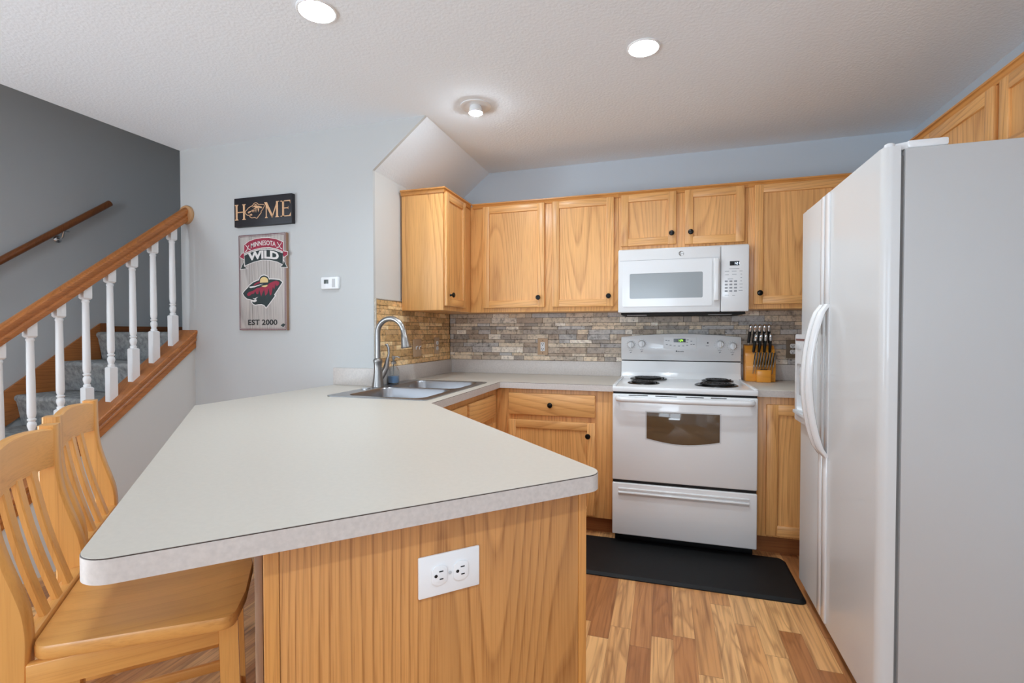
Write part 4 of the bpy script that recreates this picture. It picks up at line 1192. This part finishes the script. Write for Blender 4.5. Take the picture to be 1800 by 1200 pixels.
for u0, u1, v in ((1.990, 2.045, 1.603), (1.966, 1.990, 1.588), (2.004, 2.030, 1.588), (2.046, 2.062, 1.588), (1.968, 1.988, 1.568), (2.006, 2.030, 1.570), (2.052, 2.060, 1.570), (1.982, 2.012, 1.543), (2.052, 2.060, 1.549), (2.050, 2.060, 1.529), (2.046, 2.064, 1.511), (2.048, 2.062, 1.492), (2.042, 2.064, 1.473), (1.966, 1.990, 1.447), (2.008, 2.022, 1.445)): mb.box(u0, u1, v-.0016, v+.0016, -.0003, .0005, M=Qm)
obj('key_legends', mb, M_MIDGREY, mp_)
mb = MB().box(1.358, 2.082, -.362, -.03, 1.334, MZ0+.0038, b=.004); obj('underside', mb, M_GAP, mw)
mb = MB().box(1.395, 1.515, -.352, -.29, 1.3325, 1.335); mb.box(1.88, 2.01, -.352, -.29, 1.3325, 1.335); obj('task_light_lens', mb, M_GREYPL, mw)

# ------------------------------------------------------------------ refrigerator
fr = thing('refrigerator', 'white side-by-side refrigerator with bowed handles at the right wall', 'refrigerator', (2.65, -1.395, 0))
FY0, FY1 = -1.838, -.948; FXF = 2.236; FM_ = -1.3145
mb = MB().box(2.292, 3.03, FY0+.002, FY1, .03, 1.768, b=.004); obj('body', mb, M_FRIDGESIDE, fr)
mb = MB().box(2.2815, 2.292, FY0+.014, FY1-.012, .07, 1.75); obj('door_gasket', mb, plain('gasket_grey', (120, 118, 116), .7), fr)


def fdoor(name, y0, y1, r0, r1):
    prof = []
    # plan outline (x, y) with rounded front corners
    out = [(2.2805, y0), (2.2805, y1)]
    for k in range(7):
        a = PI/2+PI/2*k/6; out.append((FXF+r1+r1*math.cos(a), y1-r1+r1*math.sin(a)))
    for k in range(7):
        a = PI+PI/2*k/6; out.append((FXF+r0+r0*math.cos(a), y0+r0+r0*math.sin(a)))
    mb = MB().prism(out, .066, 1.776); return obj(name, mb, M_FRIDGE, fr, angle=25)


d1 = fdoor('fridge_door', FY0, FM_-.004, .026, .006)
d2 = fdoor('freezer_door', FM_+.004, FY1, .006, .020)
for d_, y0, y1, hy in ((d1, FM_-.052, FM_-.008, FM_-.034), (d2, FM_+.008, FM_+.048, FM_+.030)):
    mb = MB().box(FXF-.008, FXF+.001, y0, y1, .075, .735, b=.003); mb.box(FXF-.008, FXF+.001, y0, y1, 1.338, 1.772, b=.003)
    mb.box(FXF-.003, FXF+.001, y0, y1, .735, 1.338, b=.001)
    obj('trim_strip', mb, M_APPL, d_)
    path = []
    for k in range(21):
        q = k/20; z = .735+.603*q; b_ = math.sin(PI*q)**.62*.062
        path.append(((FXF-.004-b_, hy, z), (1, 0, 0), (0, 1, 0)))
    prof = [(.009, -.019), (.013, -.010), (.013, .010), (.009, .019), (-.004, .020), (-.011, .011), (-.012, 0), (-.011, -.011), (-.004, -.020)]
    mb = MB().sweep(prof, path)
    obj('door_handle', mb, M_APPL, d_, angle=60)
# ice and water dispenser in the freezer door
mb = MB()
dy0, dy1, dz0, dz1 = -1.205, -.956, .818, 1.217
ro_ = rrect(dy0, dy1, dz0, dz1, .012, 4); ri_ = rrect(dy0+.03, dy1-.03, dz0+.05, dz1-.135, .015, 4)
Qd = frame((FXF, 0, 0), (0, -1, 0), (-1, 0, 0))
mb = MB().poly_holes([[(-a, b_) for a, b_ in ro_[::-1]], [(-a, b_) for a, b_ in ri_]], -.001, .024, M=Qd); dp = obj('dispenser', mb, M_APPL, d2)
mb = MB().box(FXF-.003, FXF+.0, dy0+.03, dy1-.03, dz0+.05, dz1-.135); obj('alcove_back', mb, M_GREYPL, dp)
mb = MB().box(FXF-.0248, FXF-.0235, dy0+.02, dy1-.012, dz1-.030, dz1-.020); obj('label_strip', mb, plain('dispenser_strip', (112, 70, 62), .5), dp)
mb = MB().box(FXF-.030, FXF-.022, -1.06, -.99, dz1-.070, dz1-.045, b=.002); mb.box(FXF-.022, FXF-.003, -1.06, -1.02, dz0+.12, dz0+.25, b=.004); mb.box(FXF-.040, FXF-.020, dy0+.03, dy1-.03, dz0+.035, dz0+.05, b=.003); obj('paddle', mb, M_GREYPL, dp)
yv = FY0+.030
mb = MB().box(2.300, 2.400, FY0+.006, FY0+.085, 1.7685, 1.792, b=.006)
mb.prism([(2.252, yv+.035), (2.252, yv+.005), (2.31, yv-.022), (2.39, yv-.022), (2.40, yv-.012), (2.40, yv+.04)], 1.7685, 1.790, b=.003)
mb.lathe([(.013, 0), (.013, .014), (.010, .017), (.0001, .017)], M=Matrix.Translation((2.262, FY0+.030, 1.7755)), seg=22)
obj('hinge_cover', mb, M_APPL, fr)
mb = MB().box(2.252, 2.400, FY1-.075, FY1-.006, 1.7685, 1.792, b=.006)
mb.lathe([(.013, 0), (.013, .014), (.010, .017), (.0001, .017)], M=Matrix.Translation((2.262, FY1-.026, 1.7755)), seg=22)
obj('hinge_cover', mb, M_APPL, fr)
mb = MB().box(2.262, 2.30, FY0+.02, FY1-.01, .012, .062, b=.003); obj('base_grille', mb, M_GREYPL, fr)
for yy_ in (FY0+.08, FY1-.08):
    for xx_ in (2.34, 2.95):
        mb = MB().lathe([(.022, 0), (.022, .030)], M=Matrix.Translation((xx_, yy_, .0002)), seg=16); obj('foot', mb, M_BLACK, fr)

# ------------------------------------------------------------------ mat
mt = thing('floor_mat', 'black foam anti-fatigue mat on the plank floor in front of the range', 'mat', (1.62, -.865, 0))
po = rrect(1.00, 2.243, -1.092, -.636, .035, 6); pi_ = rrect(1.014, 2.229, -1.078, -.650, .03, 6)
n = len(po); vs = [(x, y, .0005) for x, y in po]+[(x, y, .005) for x, y in po]+[(x, y, .017) for x, y in pi_]
fs = [(k, (k+1) % n, n+(k+1) % n, n+k) for k in range(n)]+[(n+k, n+(k+1) % n, 2*n+(k+1) % n, 2*n+k) for k in range(n)]+[list(range(n))[::-1], [2*n+k for k in range(n)]]
obj('foam_pad', MB().add(vs, fs), M_RUBBER, mt, angle=20)

# ------------------------------------------------------------------ knife block and knives
kb = thing('knife_block', 'orange wood knife block full of black handled knives, right of the range', 'knife block', (2.2, -.11, K))
BX0, BX1 = 2.116, 2.286
prof = [(-.042, K+.0004), (-.165, K+.0004), (-.172, 1.010), (-.150, 1.075), (-.128, 1.118), (-.112, 1.140), (-.042, 1.146)]
mb = MB().prism(prof[::-1], BX0, BX1, M=PLX, b=.004); obj('block', mb, M_BLOCK, kb)
mb = MB().prism([(-.1655, K+.0006), (-.212, K+.0006), (-.214, .985), (-.205, .992), (-.1705, .992)][::-1], 2.172, 2.252, M=PLX, b=.004); fb = obj('sharpener_pocket', mb, M_BLOCK, kb)
mb = MB().box(2.192, 2.232, -.205, -.182, .9905, .9935); obj('slot', mb, M_GAP, fb)


def knife(kind):
    L_ = .118 if kind == 'large' else .082
    t = bpy.data.objects.new('kitchen_knife' if kind == 'large' else 'steak_knife', None); C.objects.link(t); BASE[t.as_pointer()] = Vector((0, 0, 0))
    if kind == 'large':
        secs = [(0, .0082, .0115), (.03, .0086, .0120), (.07, .0090, .0128), (.10, .0096, .0140), (L_-.004, .0088, .0120), (L_, .005, .008)]
    else:
        secs = [(0, .0046, .0075), (.03, .0050, .0082), (.06, .0054, .0090), (L_-.003, .0050, .0080), (L_, .003, .005)]
    def loft(ss, M=None):
        mb = MB(); vs = []; fs = []; n = 14
        for z, a, b_ in ss:
            for k in range(n): vs.append((a*math.cos(2*PI*k/n), b_*math.sin(2*PI*k/n), z))
        for i in range(len(ss)-1):
            for k in range(n): fs.append((i*n+k, i*n+(k+1) % n, (i+1)*n+(k+1) % n, (i+1)*n+k))
        fs += [list(range(n))[::-1], [(len(ss)-1)*n+k for k in range(n)]]; mb.add(vs, fs); return mb
    obj('handle', loft(secs), M_BLACK, t, angle=60)
    if kind == 'large':
        cap = [(.076, .0097, .0135), (.100, .0104, .0147), (L_-.004, .0096, .0127), (L_+.001, .0055, .0085)]
        m_ = loft(cap); m_.v = [Vector((p.x, p.y-.0006, p.z)) for p in m_.v]
        obj('end_cap', m_, M_CHROME, t, angle=60)
    else:
        m_ = MB().box(-.0012, .0012, -.0105, -.0070, 0, L_, b=.0008); obj('steel_spine', m_, M_CHROME, t)
    obj('bolster', loft([(-.010, .0045, .009), (.003, .0050, .0095)]), M_CHROME, t)
    obj('blade', MB().box(-.001, .001, -.009, .009, -.055, -.008), M_STEEL, t)
    return t


def dup(root, name=None):
    r_ = root.copy(); C.objects.link(r_)
    for ch in list(root.children):
        c_ = ch.copy(); C.objects.link(c_); c_.parent = r_; c_.matrix_parent_inverse = ch.matrix_parent_inverse.copy()
    return r_


kl = knife('large'); ksm = knife('steak')
ORD = ('first', 'second', 'third', 'fourth', 'fifth', 'sixth', 'seventh', 'eighth')
first = True
for k in range(5):
    o = kl if first else dup(kl); first = False
    o.location = (2.140+.0295*k, -.098-.002*k, 1.158); o.rotation_euler = (math.radians(12), math.radians(5-2*k), 0)
    o['label'] = 'black knife with silver butt, %s from the left in the back row of the block' % ORD[k]; o['category'] = 'knife'; o['group'] = 'large knives in the block'
for k in range(4):
    o = dup(kl); o.location = (2.163+.031*k, -.138, 1.100); o.rotation_euler = (math.radians(14), math.radians(6-2*k), 0)
    o['label'] = 'black knife with silver butt, %s from the left in the middle row of the block' % ORD[k]; o['category'] = 'knife'; o['group'] = 'large knives in the block'
first = True
for k in range(8):
    o = ksm if first else dup(ksm); first = False
    o.location = (2.160+.0155*k, -.180, 1.020); o.rotation_euler = (math.radians(13), math.radians(5), 0)
    o['label'] = 'slim steak knife, %s from the left in the front row of the block' % ORD[k]; o['category'] = 'knife'; o['group'] = 'steak knives in the block'

# ------------------------------------------------------------------ counter stools


def stool_build():
    t = bpy.data.objects.new('counter_stool', None); C.objects.link(t); BASE[t.as_pointer()] = Vector((0, 0, 0))
    ZS = .600
    # seat: trapezoid with rounded corners, bowed front, slightly dished
    outl = [(-.208, -.176), (.208, -.176), (.270, .182), (.16, .205), (0, .220), (-.16, .205), (-.270, .182)]
    outl = round_poly(outl, {0: .035, 1: .035, 2: .028, 6: .028}, 6)
    n = len(outl); vs = []; fs = []
    levels = [(.985, ZS-.030), (1.0, ZS-.024), (1.0, ZS-.006), (.992, ZS-.001), (.97, ZS), (.75, ZS-.003), (.45, ZS-.008), (.2, ZS-.010)]
    for s_, z in levels: vs += [(x*s_, y*s_, z) for x, y in outl]
    for i in range(len(levels)-1):
        for k in range(n): fs.append((i*n+k, i*n+(k+1) % n, (i+1)*n+(k+1) % n, (i+1)*n+k))
    fs += [list(range(n))[::-1], [(len(levels)-1)*n+k for k in range(n)]]
    obj('seat', MB().add(vs, fs, grain=1), M_STOOL, t, angle=45)
    # rear posts: one board from the floor to the top, curving back above the seat (y, z centre line of the front face)
    cl = [(-.205, 0), (-.190, .25), (-.182, .45), (-.179, .560), (-.178, .620), (-.183, .670), (-.194, .714), (-.206, .754), (-.217, .795), (-.225, .835), (-.230, .893), (-.231, .990)]

    def smooth(pts, sub=4):
        out = []
        for i in range(len(pts)-1):
            p0, p1, p2, p3 = (Vector(pts[max(i-1, 0)]), Vector(pts[i]), Vector(pts[i+1]), Vector(pts[min(i+2, len(pts)-1)]))
            for k in range(sub):
                u = k/sub; out.append(.5*((2*p1)+(p2-p0)*u+(2*p0-5*p1+4*p2-p3)*u*u+(3*p1-p0-3*p2+p3)*u**3))
        out.append(Vector(pts[-1])); return out
    cs = smooth(cl)

    def back_y(z):
        for a, b_ in zip(cs, cs[1:]):
            if a.y <= z <= b_.y: return a.x+(b_.x-a.x)*(z-a.y)/(b_.y-a.y+1e-9)
        return cs[-1].x
    for s_ in (-1, 1):
        path = [((s_*.187, p.x, p.y), (1, 0, 0), (0, 1, 0)) for p in cs]
        vs_path = []
        mb = MB(); b = .004
        prof0 = lambda d: [(-.0215, -d+b), (-.0215+b, -d), (.0215-b, -d), (.0215, -d+b), (.0215, -b), (.0215-b, 0), (-.0215+b, 0), (-.0215, -b)]
        vs = []; fs = []; n = 8
        for p in cs:
            z = p.y; d = .036 if z > .9 else (.036+.022*min(1, (.9-z)/.25) if z > .5 else .058-.018*min(1, (.5-z)/.4))
            for a, c_ in prof0(d): vs.append((s_*.187+a, p.x+c_, z))
        for i in range(len(cs)-1):
            for k in range(n): fs.append((i*n+k, i*n+(k+1) % n, (i+1)*n+(k+1) % n, (i+1)*n+k))
        fs += [list(range(n))[::-1], [(len(cs)-1)*n+k for k in range(n)]]
        mb.add(vs, fs, grain=2); obj('back_post', mb, M_STOOL, t, angle=45)
    # top rail, bowed backwards
    z0, z1 = .884, .982; vs = []; fs = []; m_ = 13
    for k in range(m_):
        u = -1+2*k/(m_-1); x = u*.1665; bow = .016*(1-u*u); cr = .012*(1-u*u)
        y = back_y(.93)-.004-bow
        vs += [(x, y, z0+cr*.5), (x, y-.020, z0+cr*.5), (x, y-.022, z1+cr-.004), (x, y-.018, z1+cr), (x, y-.004, z1+cr), (x, y, z1+cr-.004)]
    for k in range(m_-1):
        for j in range(6): fs.append((k*6+j, k*6+(j+1) % 6, (k+1)*6+(j+1) % 6, (k+1)*6+j))
    fs += [list(range(6))[::-1], [(m_-1)*6+j for j in range(6)]]
    obj('top_rail', MB().add(vs, fs, grain=0), M_STOOL, t, angle=35)
    # lower back rail behind the seat
    mb = MB().box(-.168, .168, -.206, -.1775, ZS-.026, ZS+.010, b=.004, grain=0); obj('rear_rail', mb, M_STOOL, t)
    for x in (-.0775, 0, .0775):
        vs = []; fs = []
        zz = [.607, .63, .67, .71, .75, .79, .83, .87, .895]
        for z in zz:
            u = (z-.607)/(.895-.607); y = -.184+(back_y(.9)-.012-.010*(1-(x/.17)**2)+.184)*u-.006*math.sin(PI*u); hw = .0165
            vs += [(x-hw, y, z), (x-hw+.003, y+.003, z), (x+hw-.003, y+.003, z), (x+hw, y, z), (x+hw, y-.009, z), (x-hw, y-.009, z)]
        for k in range(len(zz)-1):
            for j in range(6): fs.append((k*6+j, k*6+(j+1) % 6, (k+1)*6+(j+1) % 6, (k+1)*6+j))
        fs += [list(range(6))[::-1], [(len(zz)-1)*6+j for j in range(6)]]
        obj('back_slat', MB().add(vs, fs, grain=2), M_STOOL, t, angle=35)
    for s_ in (-1, 1):
        mb = MB(); vs = []
        for z, dx_, dy_ in ((0, .012, .012), (ZS-.029, 0, 0)):
            xx_, yy_ = s_*(.196+dx_), .168+dy_
            vs += [(xx_-.019, yy_-.019, z), (xx_+.019, yy_-.019, z), (xx_+.019, yy_+.019, z), (xx_-.019, yy_+.019, z)]
        mb.add(vs, [(3, 2, 1, 0), (4, 5, 6, 7)]+[(k, (k+1) % 4, 4+(k+1) % 4, 4+k) for k in range(4)], grain=2); obj('front_leg', mb, M_STOOL, t)
    for s_ in (-1, 1):
        mb = MB().box(s_*.205-.010, s_*.205+.010, -.180, .150, ZS-.085, ZS-.0305, b=.002, grain=1); obj('side_apron', mb, M_STOOL, t)
    mb = MB().box(-.178, .178, .158, .178, ZS-.085, ZS-.0305, b=.002, grain=0); obj('front_apron', mb, M_STOOL, t)
    for s_, z in ((-1, .22), (1, .22)):
        mb = MB().box(s_*.203-.008, s_*.203+.008, -.190, .155, z-.014, z+.014, b=.003, grain=1); obj('stretcher', mb, M_STOOL, t)
    mb = MB().box(-.185, .185, .165, .185, .15, .18, b=.003, grain=0); obj('foot_rail', mb, M_STOOL, t)
    return t


def place(o, sc_, tc): o.location = ((sc_+tc)/R2, (sc_-tc)/R2, 0); o.rotation_euler = (0, 0, -PI/4)


s1 = stool_build()
s1['label'] = 'honey wood counter stool nearest the peninsula corner, its seat in plain view'; s1['category'] = 'stool'; s1['group'] = 'wooden counter stools'
place(s1, -1.600, 2.147)
s2 = dup(s1)
s2['label'] = 'honey wood counter stool farther along, only its slatted back showing behind the countertop'
place(s2, -1.638, 1.610)
